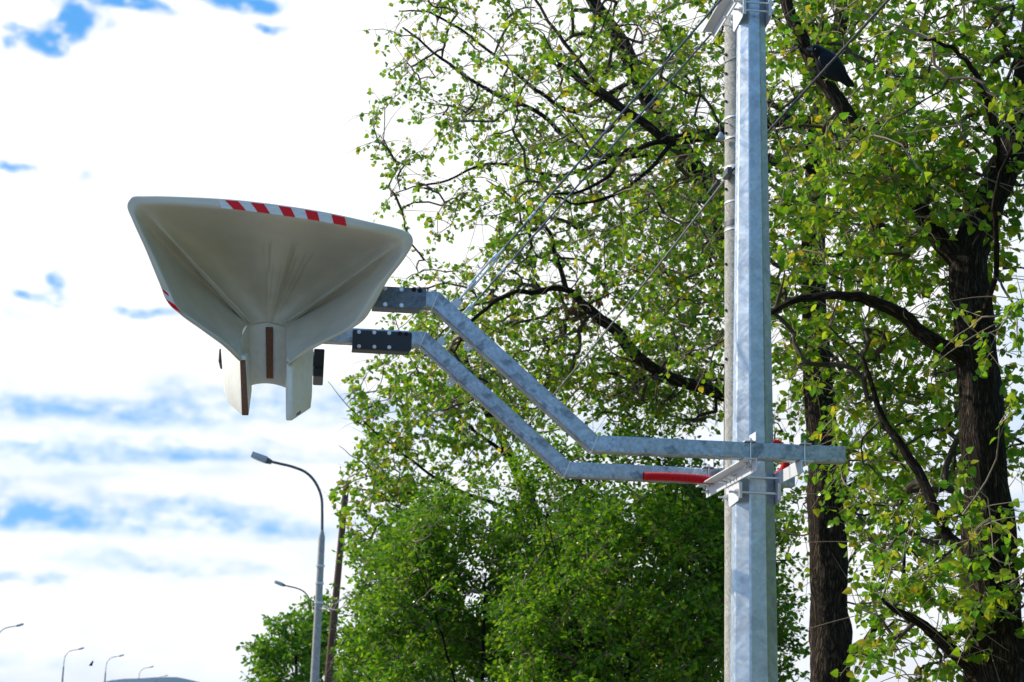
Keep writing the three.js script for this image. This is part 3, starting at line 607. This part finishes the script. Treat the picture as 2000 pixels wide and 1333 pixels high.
// ---------------------------------------------------------------- leaning wooden pole
{
  const a = P(677, 940, 46), b = P(640, 1333, 46), d = b.clone().sub(a), foot = a.clone().addScaledVector(d, a.y / (a.y - b.y)).add(V(0, -0.02, 0));
  const t = thing('wooden_pole', 'brown weathered wooden pole leaning beside the nearest street lamp', 'pole', foot.clone());
  const rows = []; for (let i = 0; i <= 18; i++) { const c = foot.clone().lerp(a, i / 18), o = []; for (let k = 0; k < 16; k++) { const w = k / 16 * 2 * Math.PI, r = lerp(0.115, 0.082, i / 18) * (1 + 0.07 * perlin.noise(k * 0.7, i * 0.8, 3)); o.push(c.clone().add(V(Math.cos(w) * r, 0, -Math.sin(w) * r))); } rows.push(o); }
  part(t, 'shaft', loops(rows, true, 45), M.rawWood);
  const c = foot.clone().lerp(a, 0.93); part(t, 'band', bar(c, c.clone().add(V(0, 0.05, 0)), 0.098, 16), M.steelDark);
  const e = foot.clone().lerp(a, 0.985); part(t, 'peg', bar(e, e.clone().add(V(0.24, -0.08, 0)), 0.02, 6), M.steelDark);
}
{ // small dark thing in the air between far lamps, unidentified, shaped as a bird
  const p = P(178, 1297, 90), t = thing('small_dark_thing', 'tiny dark unidentified thing in the air between the far street lamps', 'bird', p.clone());
  part(t, 'body', hull([V(-0.1, -0.09, 0), V(0.03, -0.1, 0.03), V(0.05, 0.02, 0), V(0.0, -0.02, -0.03), V(0.08, 0.12, 0), V(0.05, 0.13, 0)].map((v) => v.add(p)), 0.02), M.feather);
}
console.log('street furniture done');

// ---------------------------------------------------------------- trees
function rowTree(seed, D, x, label) {
  buildTree({ ...poplar, world: true, seed, label, single: 0, leafSize: 0.14, leaves: 7, twigLen: 0.6, gap: -0.3, keep: (p) => p.x > Math.max(4.3, 0.46 * -p.z + 0.3), trunk: [[x, 0, -D, 0.3], [x + 0.1, 3, -D, 0.24], [x, 7, -D, 0.16], [x + 0.2, 11, -D, 0.06]],
    limbs: [[[x, 3, -D, 0.1], [x - 1, 4.2, -D + 1, 0.06], [x - 1.6, 5.5, -D + 1.4, 0.02]], [[x, 2.5, -D, 0.1], [x + 0.4, 4, -D - 1.4, 0.06], [x, 5.5, -D - 2, 0.02]]],
    blobs: [[x, 3.4, -D, 2.4, 2.2, 2.6, 300], [x, 7, -D, 2.2, 3.4, 2.4, 260]] });
}
function leafShape(outline, fold, curl) {                      // base at the origin, tip along +y, two halves folded at the midrib, with a stalk
  const pos = [], uv = [], tri = (a, b, c) => { for (const [x, y] of [a, b, c]) { pos.push(x, y, Math.abs(x) * fold - curl * y * y + 0); uv.push(x + 0.5, y); } };
  const n = outline.length;
  for (const s of [1, -1]) for (let i = 0; i + 1 < n; i++) {
    const a = [outline[i][0] * s, outline[i][1]], b = [outline[i + 1][0] * s, outline[i + 1][1]], m0 = [0, i === 0 ? 0 : outline[i][1]], m1 = [0, i + 2 === n ? outline[n - 1][1] : outline[i + 1][1]];
    if (Math.abs(a[0]) < 1e-6) s > 0 ? tri(m0, b, m1) : tri(m0, m1, b);
    else if (Math.abs(b[0]) < 1e-6) s > 0 ? tri(m0, a, b) : tri(m0, b, a);
    else if (s > 0) { tri(m0, a, b); tri(m0, b, m1); } else { tri(m0, b, a); tri(m0, m1, b); }
  }
  const g = new THREE.BufferGeometry();
  const w = 0.022; for (const q of [[[-w, 0.03], [w, 0.03], [w, -0.55]], [[-w, 0.03], [w, -0.55], [-w, -0.55]]]) { for (const [x, y] of q) { pos.push(x, y, 0.0); uv.push(x + 0.5, y); } }
  g.setAttribute('position', new THREE.Float32BufferAttribute(pos, 3)); g.setAttribute('uv', new THREE.Float32BufferAttribute(uv, 2));
  g.computeVertexNormals();
  return g;
}
const poplarLeaf = [leafShape([[0, 0.02], [0.3, -0.02], [0.48, 0.16], [0.44, 0.42], [0.22, 0.76], [0, 1.02]], 0.25, 0.12), leafShape([[0, 0.0], [0.34, 0.03], [0.5, 0.22], [0.36, 0.56], [0.14, 0.82], [0, 0.95]], -0.18, -0.15)];
const elmLeaf = [leafShape([[0, 0], [0.2, 0.14], [0.29, 0.42], [0.2, 0.74], [0, 1]], 0.22, 0.2)];
const leafMat = (t, coat) => std({ color: 0xffffff, roughness: 1, transmission: t, thickness: 0, clearcoat: coat, clearcoatRoughness: 0.22, specularIntensity: 0.12, side: THREE.DoubleSide });
const leafPoplar = leafMat(0.55, 0.22), leafElm = leafMat(0.5, 0.22);

const PP = P;
function buildTree(o) {
  const r = rng(o.seed), R = (a, b) => a + (b - a) * r();
  const P = o.world ? V : PP, foot = P(...o.trunk[0].slice(0, 3)); foot.y = -0.03;
  const t = thing(o.name, o.label, o.category, V(foot.x, -0.03, foot.z), o.group);
  // skeleton nodes
  const X = [], Y = [], Z = [], par = [], fix = [], cnt = [];
  const node = (p, parent, fr) => { X.push(p.x); Y.push(p.y); Z.push(p.z); par.push(parent); fix.push(fr); cnt.push(0); return X.length - 1; };
  const nearest = (p, lim = X.length) => { let best = -1, bd = 1e9; for (let i = 0; i < lim; i++) { const dx = X[i] - p.x, dy = Y[i] - p.y, dz = Z[i] - p.z, up = dy > 0 ? 1.9 : 1, d = dx * dx + dy * dy * up + dz * dz; if (d < bd) { bd = d; best = i; } } return [best, Math.sqrt(bd)]; };
  const bigTube = (pts, sides, noise) => {
    const rows = [], n = pts.length, ref = V(0.3, 0.1, 1).normalize();
    for (let i = 0; i < n; i++) {
      const d = pts[Math.min(n - 1, i + 1)].p.clone().sub(pts[Math.max(0, i - 1)].p).normalize(), a = ref.clone().addScaledVector(d, -ref.dot(d)).normalize(), b = d.clone().cross(a), row = [];
      for (let k = 0; k < sides; k++) { const w = k / sides * 2 * Math.PI, rr = pts[i].r * (1 + noise * (Math.abs(perlin.noise(Math.cos(w) * 2.6 + 7, Math.sin(w) * 2.6, i * 0.22)) * 2 - 0.35)); row.push(pts[i].p.clone().addScaledVector(a, Math.cos(w) * rr).addScaledVector(b, Math.sin(w) * rr)); }
      rows.push(row);
    }
    const pos = [], uv = [], idx = []; let len = 0;
    rows.forEach((row, i) => { if (i) len += pts[i].p.distanceTo(pts[i - 1].p); for (let k = 0; k <= sides; k++) { const v = row[k % sides]; pos.push(v.x, v.y, v.z); uv.push(k / sides * Math.max(1, Math.round(pts[0].r * 8)), len); } });
    for (let i = 0; i + 1 < n; i++) for (let k = 0; k < sides; k++) { const a = i * (sides + 1) + k, b = a + sides + 1; idx.push(a, a + 1, b, b, a + 1, b + 1); }
    const g = new THREE.BufferGeometry(); g.setAttribute('position', new THREE.Float32BufferAttribute(pos, 3)); g.setAttribute('uv', new THREE.Float32BufferAttribute(uv, 2)); g.setIndex(idx); g.computeVertexNormals();
    return g;
  };
  const path = (list, wob) => {                                // px, py, depth, radius -> dense smooth points
    const c = new THREE.CatmullRomCurve3(list.map((q) => P(q[0], q[1], q[2])), false, 'centripetal'), L = c.getLength(), n = Math.max(4, Math.ceil(L / 0.11)), out = [];
    for (let i = 0; i <= n; i++) { const u = i / n, f = u * (list.length - 1), k = Math.min(list.length - 2, Math.floor(f)), p = c.getPoint(u); out.push({ p: p.add(V(wob * fbm(i * 0.23, o.seed + list[0][0], 1, 3), wob * fbm(i * 0.23, o.seed + list[0][0], 5, 3), wob * fbm(i * 0.23, o.seed, 9, 3))), r: lerp(list[k][3], list[k + 1][3], f - k) }); }
    return out;
  };
  const trunk = path(o.trunk, 0.04); trunk.forEach((q) => { q.r *= o.trunkK ?? 1; });
  if (trunk[0].p.y > 0) trunk.unshift({ p: V(trunk[0].p.x, -0.03, trunk[0].p.z), r: trunk[0].r * 1.25 });
  if (o.trunkVisible !== false) part(t, 'trunk', bigTube(trunk, 20, 0.16), M.bark);
  let last = -1; for (const q of trunk) last = node(q.p, last, q.r);
  for (const l of o.limbs ?? []) {
    const pts = path(l, 0.07), [n0] = nearest(pts[0].p);
    pts.forEach((q) => { q.r *= o.limbK ?? 0.78; }); part(t, 'limb', bigTube(pts, 10, 0.2), M.bark);
    let k = n0; for (const q of pts) k = node(q.p, k, q.r);
  }
  // sprig places in the crown
  let places = [];
  for (const [px, py, D, rx, ry, rz, n] of o.blobs) {
    const c = P(px, py, D);
    for (let i = 0, tries = 0; i < n && tries < n * 30; tries++) {
      const q = V(R(-1, 1), R(-1, 1), R(-1, 1)), m = q.length(); if (m > 1) continue;
      if (o.shell && m < o.shell && r() < 0.8) continue;
      const p = V(c.x + q.x * rx, c.y + q.y * ry, c.z + q.z * rz);
      if (p.y < 0.3 || (o.keep && !o.keep(p))) continue;
      const gap = fbm(p.x * o.clump + 3, p.y * o.clump, p.z * o.clump + o.seed, 2);
      if (gap < o.gap * (1 - m * 0.2)) continue;
      places.push(p); i++;
    }
  }
  places = places.map((p) => [p, nearest(p)[1]]).sort((a, b) => a[1] - b[1]).map((q) => q[0]);
  const chains = [];
  for (const s of places) {
    const [n0, d] = nearest(s), from = V(X[n0], Y[n0], Z[n0]);
    const ctl = from.clone().lerp(s, 0.5).add(V(R(-1, 1), R(-0.3, 1.2), R(-1, 1)).multiplyScalar(d * 0.22)), n = Math.max(1, Math.ceil(d / 0.16)), chain = [n0]; let k = n0;
    for (let i = 1; i <= n; i++) { const u = i / n, p = from.clone().multiplyScalar((1 - u) * (1 - u)).addScaledVector(ctl, 2 * u * (1 - u)).addScaledVector(s, u * u); if (i < n) p.add(V(R(-1, 1), R(-1, 1), R(-1, 1)).multiplyScalar(0.018)); k = node(p, k, 0); chain.push(k); }
    chains.push(chain);
    for (let q = k; q >= 0 && !fix[q]; q = par[q]) cnt[q]++;
  }
  const rad = (i) => fix[i] ? fix[i] * 0.55 : Math.min(0.026, o.twigR * Math.pow(cnt[i] + 0.4, 0.42));
  const thick = [[], []], fine = [[], []]; const pushTube = (pts, rs, sides, thin) => {
    const [bp, bi] = thin ? fine : thick;
    const ref = V(0.31, 0.17, 0.93), n = pts.length, base = bp.length / 3;
    for (let i = 0; i < n; i++) {
      const d = pts[Math.min(n - 1, i + 1)].clone().sub(pts[Math.max(0, i - 1)]).normalize(), a = ref.clone().addScaledVector(d, -ref.dot(d)).normalize(), b = d.clone().cross(a);
      for (let k = 0; k < sides; k++) { const w = k / sides * 2 * Math.PI, c = Math.cos(w) * rs[i], e = Math.sin(w) * rs[i]; bp.push(pts[i].x + a.x * c + b.x * e, pts[i].y + a.y * c + b.y * e, pts[i].z + a.z * c + b.z * e); }
    }
    for (let i = 0; i + 1 < n; i++) for (let k = 0; k < sides; k++) { const a = base + i * sides + k, b = base + i * sides + (k + 1) % sides; bi.push(a, b, a + sides, a + sides, b, b + sides); }
  };
  const leaves = [], tufts = (o.tufts ?? []).map(([x, y, D, rr]) => [P(x, y, D), rr]);
  const green = (c, l) => { for (const [tp, tr] of tufts) if (l && l.p.distanceTo(tp) < tr) { const k = R(0.6, 1.3); return c.setRGB(0.2 * k, 0.085 * k, 0.03 * k); } const q = o.colors[Math.min(o.colors.length - 1, Math.floor(Math.pow(r(), o.bias ?? 1.4) * o.colors.length))], k = R(0.75, 1.2); return c.setRGB(q[0] * k, q[1] * k * R(0.92, 1.06), q[2] * k); };
  const tmpM = new THREE.Matrix4();
  for (const chain of chains) {
    const pts = chain.map((i) => V(X[i], Y[i], Z[i])), rs = chain.map((i, j) => j === 0 ? Math.min(rad(chain[Math.min(1, chain.length - 1)]) * 1.1, rad(i)) : rad(i));
    pushTube(pts, rs, rs[0] > 0.012 ? 6 : 4, rs[0] < 0.0085);
    if (r() < (o.bare ?? 0)) {                                 // a long bare shoot
      const d = V(R(-1, 1), R(-0.5, 1), R(-1, 1)).normalize(), b = V(R(-1, 1), R(-1, 1), R(-1, 1)), L = R(0.3, 0.85), sh = [], at = pts[0];
      for (let i = 0; i <= 6; i++) { const u = i / 6; sh.push(at.clone().addScaledVector(d, L * u).addScaledVector(b, 0.42 * L * u * u).add(V(0, -0.2 * L * u * u, 0))); }
      if (!o.keep || sh.every((q) => o.keep(q))) pushTube(sh, [0.005, 0.0046, 0.0042, 0.0036, 0.003, 0.0024, 0.0012], 4, true);
    }
    const s = pts[pts.length - 1], along = s.clone().sub(pts[pts.length - 2]).normalize();
    for (let w = 0; w < o.twigs; w++) {
      const d = along.clone().multiplyScalar(0.8).add(V(R(-1, 1), R(-0.9, 1), R(-1, 1)).multiplyScalar(w ? 1.0 : 0.5)).add(V(0, o.lift, 0)).normalize(), L = R(0.5, 1.2) * o.twigLen;
      const start = w ? pts[Math.max(0, pts.length - 1 - Math.floor(r() * 2))].clone() : s.clone(), tw = [], droop = R(0.0, o.droop) * L;
      for (let i = 0; i <= 3; i++) { const u = i / 3; tw.push(start.clone().addScaledVector(d, L * u).add(V(0, -droop * u * u, 0))); }
      pushTube(tw, [0.0032, 0.0028, 0.0022, 0.001].map((q) => q * o.twigK), 3, true);
      const nL = Math.round(o.leaves * R(0.7, 1.3));
      for (let i = 0; i < nL; i++) {
        const u = 0.12 + 0.88 * (i + r() * 0.7) / nL, f = Math.min(2.999, u * 3), k = Math.floor(f), p = tw[k].clone().lerp(tw[k + 1], f - k);
        const out = V(R(-1, 1), R(-0.8, 0.6), R(-1, 1)).normalize().addScaledVector(d, 0.5).add(V(0, -o.hangLeaf, 0)).normalize(), size = o.leafSize * (0.45 + 0.85 * Math.sqrt(r()));
        p.addScaledVector(out, 0.5 * size);
        if (o.keep && !o.keep(p)) continue;
        const nrm = V(R(-1, 1), R(-0.6, 1), R(-1, 1)).normalize(); nrm.addScaledVector(out, -nrm.dot(out)).normalize();
        leaves.push({ p, out, nrm, size, v: r() });
      }
    }
  }
  for (const [[bp, bi], name, mat] of [[thick, 'branches', M.branch], [fine, 'twigs', M.twig]]) {
    const bg = new THREE.BufferGeometry(); bg.setAttribute('position', new THREE.Float32BufferAttribute(bp, 3)); bg.setIndex(bi); bg.computeVertexNormals();
    part(t, name, bg, mat).userData.kind = 'stuff';
  }
  // the leaves that show largest are meshes of their own, the rest one mass
  const mats = (l) => tmpM.clone().makeBasis(l.nrm.clone().cross(l.out).negate(), l.out, l.nrm).scale(V(l.size, l.size, l.size)).setPosition(l.p.x - t.position.x, l.p.y - t.position.y, l.p.z - t.position.z);
  leaves.forEach((l) => { l.big = inView(l.p) ? l.size / -l.p.z : 0; });
  leaves.sort((a, b) => b.big - a.big);
  const single = o.single ?? 0, geo = o.leafGeo, c = new THREE.Color();
  const tones = [0, 1, 2, 3, 4, 5].map(() => { const m = o.leafMat.clone(); m.color.copy(green(c)); return m; });
  for (let i = 0; i < single && i < leaves.length; i++) { const m = shade(new THREE.Mesh(geo[i % geo.length], tones[Math.floor(leaves[i].v * 6) % 6])); m.name = 'leaf'; m.matrixAutoUpdate = false; m.matrix.copy(mats(leaves[i])); m.matrix.decompose(m.position, m.quaternion, m.scale); m.matrixAutoUpdate = true; t.add(m); }
  const rest = leaves.slice(single);
  geo.forEach((g, k) => {
    const mine = rest.filter((_, i) => i % geo.length === k), im = shade(new THREE.InstancedMesh(g, o.leafMat, mine.length));
    mine.forEach((l, i) => { im.setMatrixAt(i, mats(l)); im.setColorAt(i, green(c, l)); });
    im.name = 'foliage'; im.userData.kind = 'stuff'; t.add(im);
  });
  console.log(o.name, 'leaves', leaves.length, 'twig triangles', (thick[1].length + fine[1].length) / 3);
  return t;
}
const poplarTones = [[0.19, 0.36, 0.012], [0.24, 0.4, 0.014], [0.13, 0.3, 0.014], [0.09, 0.24, 0.018], [0.3, 0.43, 0.016], [0.2, 0.38, 0.014], [0.34, 0.44, 0.018], [0.14, 0.32, 0.014], [0.38, 0.42, 0.02], [0.5, 0.43, 0.025]];
const elmTones = [[0.1, 0.26, 0.006], [0.14, 0.31, 0.007], [0.06, 0.18, 0.007], [0.19, 0.36, 0.008], [0.26, 0.4, 0.01]];
const clear = (p) => !(p.z > -12.35 && p.x < 3.5) && p.x > 0.35 + 0.45 * perlin.noise(p.y * 0.8, p.z * 0.3, 4);   // cut back from the road and round the installation
const poplar = { name: 'poplar_tree', category: 'tree', group: 'poplars along the pavement', leafGeo: poplarLeaf, leafMat: leafPoplar, colors: poplarTones, leafSize: 0.066, twigs: 2, leaves: 7, twigLen: 0.34, lift: 0.1, droop: 0.5, hangLeaf: 0.5, twigR: 0.005, twigK: 1.25, clump: 1.3, gap: -0.22, bare: 0.65, bias: 1.5, keep: clear, single: 280 };
buildTree({ ...poplar, seed: 11, leafSize: 0.064, label: 'nearest poplar with a thick dark trunk at the right edge',
  trunk: [[1985, 1500, 13, 0.3], [1950, 1333, 13, 0.24], [1935, 1100, 13, 0.2], [1922, 900, 13, 0.175], [1905, 650, 13, 0.16], [1892, 520, 13, 0.15], [1930, 400, 13.1, 0.13], [1975, 300, 13.2, 0.12], [2010, 120, 13.4, 0.1], [2030, -120, 13.6, 0.08]],
  limbs: [[[1892, 712, 13, 0.085], [1800, 650, 12.8, 0.075], [1730, 600, 12.7, 0.062], [1660, 578, 12.6, 0.05], [1580, 582, 12.6, 0.04], [1500, 612, 12.6, 0.025]],
    [[1888, 525, 13, 0.11], [1800, 420, 13.1, 0.1], [1705, 300, 13.3, 0.09], [1632, 190, 13.4, 0.085], [1582, 112, 13.5, 0.08], [1535, 0, 13.6, 0.07], [1505, -120, 13.7, 0.05]],
    [[1930, 1330, 13, 0.09], [1877, 1286, 12.9, 0.065], [1817, 1236, 12.9, 0.055], [1764, 1200, 12.8, 0.035], [1720, 1165, 12.8, 0.015]],
    [[1905, 1100, 13, 0.08], [1850, 1050, 13.2, 0.06], [1835, 1009, 13.2, 0.055], [1800, 931, 13.3, 0.05], [1753, 860, 13.4, 0.045], [1715, 800, 13.5, 0.035], [1690, 700, 13.6, 0.02]],
    [[1960, 340, 13.1, 0.05], [1930, 200, 11.6, 0.035], [1880, 110, 10.4, 0.02], [1800, 70, 9.6, 0.01]],
    [[1905, 640, 12.9, 0.03], [1950, 520, 12.2, 0.026], [1945, 380, 11.8, 0.022], [1990, 250, 11.6, 0.014]]],
  blobs: [[1800, 150, 13.8, 1.5, 1.7, 1.4, 394], [1760, 320, 12.75, 0.7, 0.8, 0.3, 65], [1740, 520, 14.1, 1.3, 1.4, 1.2, 262], [1820, 880, 14.4, 0.9, 1.2, 0.9, 150], [1900, 1150, 12.8, 0.7, 0.7, 0.8, 58], [1800, 1230, 13.2, 0.5, 0.5, 0.7, 38], [1830, 130, 9.9, 0.8, 0.8, 0.7, 20], [1950, 780, 11.9, 0.35, 1.2, 0.4, 10]] });
buildTree({ ...poplar, seed: 23, leafSize: 0.056, label: 'poplar with a straight dark trunk just right of the steel pole',
  trunk: [[1628, 1600, 16.6, 0.24], [1624, 1333, 16.6, 0.2], [1620, 1200, 16.6, 0.19], [1614, 1000, 16.6, 0.175], [1604, 800, 16.6, 0.15], [1592, 650, 16.6, 0.13], [1590, 450, 16.7, 0.11], [1600, 240, 16.8, 0.1], [1640, 60, 17, 0.08], [1660, -160, 17, 0.06]],
  limbs: [[[1598, 242, 16.8, 0.09], [1530, 237, 16.6, 0.085], [1430, 255, 16.3, 0.08], [1340, 272, 16, 0.075], [1305, 273, 16, 0.065], [1240, 228, 16, 0.055], [1170, 182, 16.1, 0.045], [1090, 125, 16.2, 0.035]],
    [[1305, 274, 16, 0.035], [1240, 291, 15.8, 0.03], [1215, 302, 15.7, 0.027], [1188, 345, 15.6, 0.022], [1130, 376, 15.5, 0.018], [1070, 380, 15.5, 0.012]],
    [[1312, 278, 16, 0.028], [1270, 330, 15.7, 0.024], [1205, 376, 15.5, 0.02], [1130, 400, 15.4, 0.016], [1082, 384, 15.4, 0.01]],
    [[1292, 268, 16, 0.035], [1187, 187, 16.3, 0.03], [1113, 97, 16.6, 0.026], [1047, 0, 17, 0.02], [1010, -90, 17.2, 0.012]],
    [[1657, 1292, 16.4, 0.05], [1690, 1252, 16.2, 0.045], [1735, 1197, 16, 0.035], [1765, 1120, 15.9, 0.025], [1760, 1020, 15.9, 0.012]]],
  blobs: [[1400, 80, 16.6, 1.8, 1.8, 1.6, 291], [1500, 480, 17, 1.6, 1.6, 1.6, 318], [1640, 850, 17.4, 1.0, 1.4, 1.2, 159], [1170, 260, 16, 1.4, 1.3, 1.2, 79], [1720, 1060, 16.6, 0.5, 0.8, 0.6, 44]] });
buildTree({ ...poplar, seed: 37, label: 'tall poplar filling the sky between the hood and the steel pole', single: 280, leafSize: 0.054,
  trunk: [[1452, 1600, 19.6, 0.26], [1446, 1000, 19.6, 0.2], [1440, 600, 19.5, 0.16], [1413, 432, 19.4, 0.14], [1390, 371, 19.3, 0.13], [1325, 290, 19.2, 0.115], [1289, 234, 19.2, 0.105], [1242, 144, 19.2, 0.095], [1207, 70, 19.2, 0.085], [1156, 0, 19.2, 0.075], [1100, -140, 19.2, 0.05]],
  limbs: [[[1442, 780, 19.5, 0.1], [1330, 745, 19.2, 0.085], [1245, 696, 19, 0.085], [1198, 642, 19, 0.09], [1144, 599, 19, 0.075], [1104, 566, 19, 0.045], [1030, 571, 18.8, 0.035], [1005, 570, 18.7, 0.032], [960, 595, 18.6, 0.03], [925, 625, 18.5, 0.024], [885, 690, 18.4, 0.015]],
    [[1106, 568, 19, 0.04], [1090, 520, 19.2, 0.034], [1080, 465, 19.3, 0.03], [1050, 430, 19.4, 0.026], [1000, 388, 19.6, 0.018], [950, 350, 19.8, 0.01]],
    [[1330, 296, 19.2, 0.05], [1150, 300, 19.4, 0.04], [1054, 222, 19.6, 0.036], [930, 164, 19.8, 0.028], [785, 51, 20, 0.014]],
    [[1245, 150, 19.2, 0.04], [1120, 215, 19.4, 0.034], [1043, 172, 19.6, 0.03], [953, 97, 19.8, 0.024], [844, 27, 20, 0.018], [778, 21, 20, 0.01]],
    [[1320, 300, 19.2, 0.035], [1203, 310, 19.3, 0.03], [1090, 342, 19.5, 0.028], [965, 320, 19.7, 0.022], [844, 359, 19.9, 0.016], [770, 376, 20, 0.008]]],
  blobs: [[1250, 770, 20.5, 1.3, 0.55, 1.0, 150], [745, 200, 20, 0.5, 1.3, 0.8, 24], [1180, 500, 19.6, 1.6, 1.5, 1.6, 60], [1060, 100, 19.6, 1.7, 1.6, 1.7, 138], [860, 60, 20, 1.0, 1.1, 1.3, 50], [930, 400, 20, 1.1, 1.6, 1.5, 105], [1180, 560, 19.6, 1.6, 1.5, 1.6, 231], [960, 690, 20, 1.3, 1.0, 1.4, 127], [1300, 300, 19.8, 1.0, 1.6, 1.6, 127], [1330, 700, 20.5, 0.9, 0.9, 1.2, 110], [1155, 590, 19, 0.25, 0.22, 0.25, 8]], tufts: [[1155, 590, 19, 0.34]] });
buildTree({ ...poplar, seed: 41, label: 'loose pale poplar behind the dense shrubs, its thin twigs reaching towards the lamp', single: 160, leafSize: 0.075, gap: -0.2, keep: (p) => p.x > 0.42 + 0.5 * perlin.noise(p.y * 0.9, p.z * 0.4, 2),
  trunk: [[1090, 1600, 28, 0.16], [1070, 1100, 28, 0.12], [1010, 920, 28, 0.085], [930, 760, 28, 0.05], [880, 600, 28, 0.02]],
  limbs: [[[1040, 1010, 28, 0.05], [880, 950, 27.8, 0.035], [775, 878, 27.6, 0.022], [700, 815, 27.5, 0.012], [640, 745, 27.4, 0.005]], [[1060, 1080, 28, 0.045], [850, 1010, 28, 0.03], [740, 930, 28, 0.018], [660, 870, 28, 0.005]], [[1000, 900, 28, 0.045], [880, 800, 28.2, 0.03], [800, 700, 28.4, 0.016], [770, 620, 28.4, 0.01]]],
  blobs: [[690, 960, 28, 0.7, 1.6, 0.8, 26], [800, 850, 28, 1.4, 1.5, 1.5, 184], [880, 680, 28, 1.2, 1.1, 1.4, 120], [740, 1010, 28, 1.0, 1.2, 1.3, 80], [1000, 760, 28, 1.4, 1.2, 1.3, 120]] });
for (const [seed, D, x, label] of [[79, 10.4, 7.9, 'poplar set back from the row, right of the picture'], [81, 7.6, 6.6, 'poplar beyond the right edge, before the nearest trunk'], [83, 2.8, 6.9, 'poplar on the verge level with the viewer']]) {   // the row goes on towards the viewer; its green shows on the hood's left wing
  rowTree(seed, D, x, label);
}
const elm = { limbK: 0.35, trunkK: 0.5, name: 'leafy_shrub', category: 'shrub', group: 'dense shrubs under the arms', leafGeo: elmLeaf, leafMat: leafElm, colors: elmTones, bias: 1, leafSize: 0.06, twigs: 3, leaves: 11, twigLen: 0.36, lift: 0.25, droop: 0.3, hangLeaf: 0.2, twigR: 0.0034, twigK: 1, clump: 1.3, gap: -0.01, shell: 0.55, keep: clear };
buildTree({ ...elm, seed: 51, single: 200, label: 'dense dark green shrub filling the space left of the steel pole', trunk: [[1230, 1680, 19.2, 0.1], [1225, 1350, 19.2, 0.06], [1235, 1100, 19.2, 0.006]],
  limbs: [[[1228, 1500, 19.2, 0.05], [1120, 1200, 19, 0.03], [1060, 980, 19, 0.012]], [[1228, 1480, 19.2, 0.05], [1330, 1200, 19.1, 0.03], [1370, 1000, 19, 0.012]]],
  blobs: [[1220, 1260, 19.2, 1.35, 2.35, 1.2, 1150], [1330, 1180, 19.6, 0.75, 1.7, 1.0, 420]] });
buildTree({ ...elm, seed: 57, single: 200, label: 'brighter leafy shrub below the bend of the rear arm', trunk: [[930, 1680, 21, 0.1], [940, 1350, 21, 0.06], [950, 1100, 21, 0.006]],
  limbs: [[[935, 1500, 21, 0.05], [850, 1200, 20.8, 0.03], [800, 1050, 20.8, 0.012]], [[935, 1480, 21, 0.05], [1040, 1150, 20.9, 0.03], [1080, 950, 20.9, 0.012]]],
  blobs: [[950, 1290, 21, 1.5, 2.2, 1.2, 1100], [1080, 1150, 21.5, 1.0, 1.9, 1.0, 400], [900, 1150, 21.6, 0.9, 1.3, 0.7, 220]] });
buildTree({ ...elm, seed: 63, single: 120, label: 'leafy shrub standing right of the leaning wooden pole', trunk: [[790, 1650, 25.4, 0.07], [790, 1350, 25.4, 0.04], [792, 1200, 25.4, 0.015]],
  limbs: [[[746, 1500, 25, 0.03], [720, 1300, 25, 0.016], [700, 1180, 25, 0.006]]],
  blobs: [[795, 1290, 25, 1.0, 2.25, 1.1, 600], [730, 1330, 26, 0.5, 1.3, 0.8, 140]] });
buildTree({ ...elm, seed: 67, single: 60, label: 'leafy shrub glimpsed between the steel pole and the straight trunk', trunk: [[1500, 1680, 20.5, 0.07], [1500, 1200, 20.5, 0.03]], shell: 0,
  blobs: [[1470, 1140, 20.5, 0.55, 1.5, 0.8, 240]] });
buildTree({ ...elm, seed: 71, name: 'small_tree', category: 'tree', group: undefined, single: 60, leafSize: 0.13, twigLen: 0.5, label: 'small distant tree behind the base of the nearest street lamp', keep: undefined, shell: 0.3, gap: -0.1,
  trunk: [[580, 1520, 50, 0.14], [578, 1300, 50, 0.09], [575, 1190, 50, 0.04]], limbs: [[[579, 1330, 50, 0.05], [540, 1250, 50, 0.03], [510, 1210, 50, 0.012]]],
  blobs: [[572, 1325, 50, 1.2, 1.9, 1.2, 220], [612, 1235, 51, 0.6, 0.9, 0.8, 50]] });
console.log('trees done');
renderer.render(scene, camera);
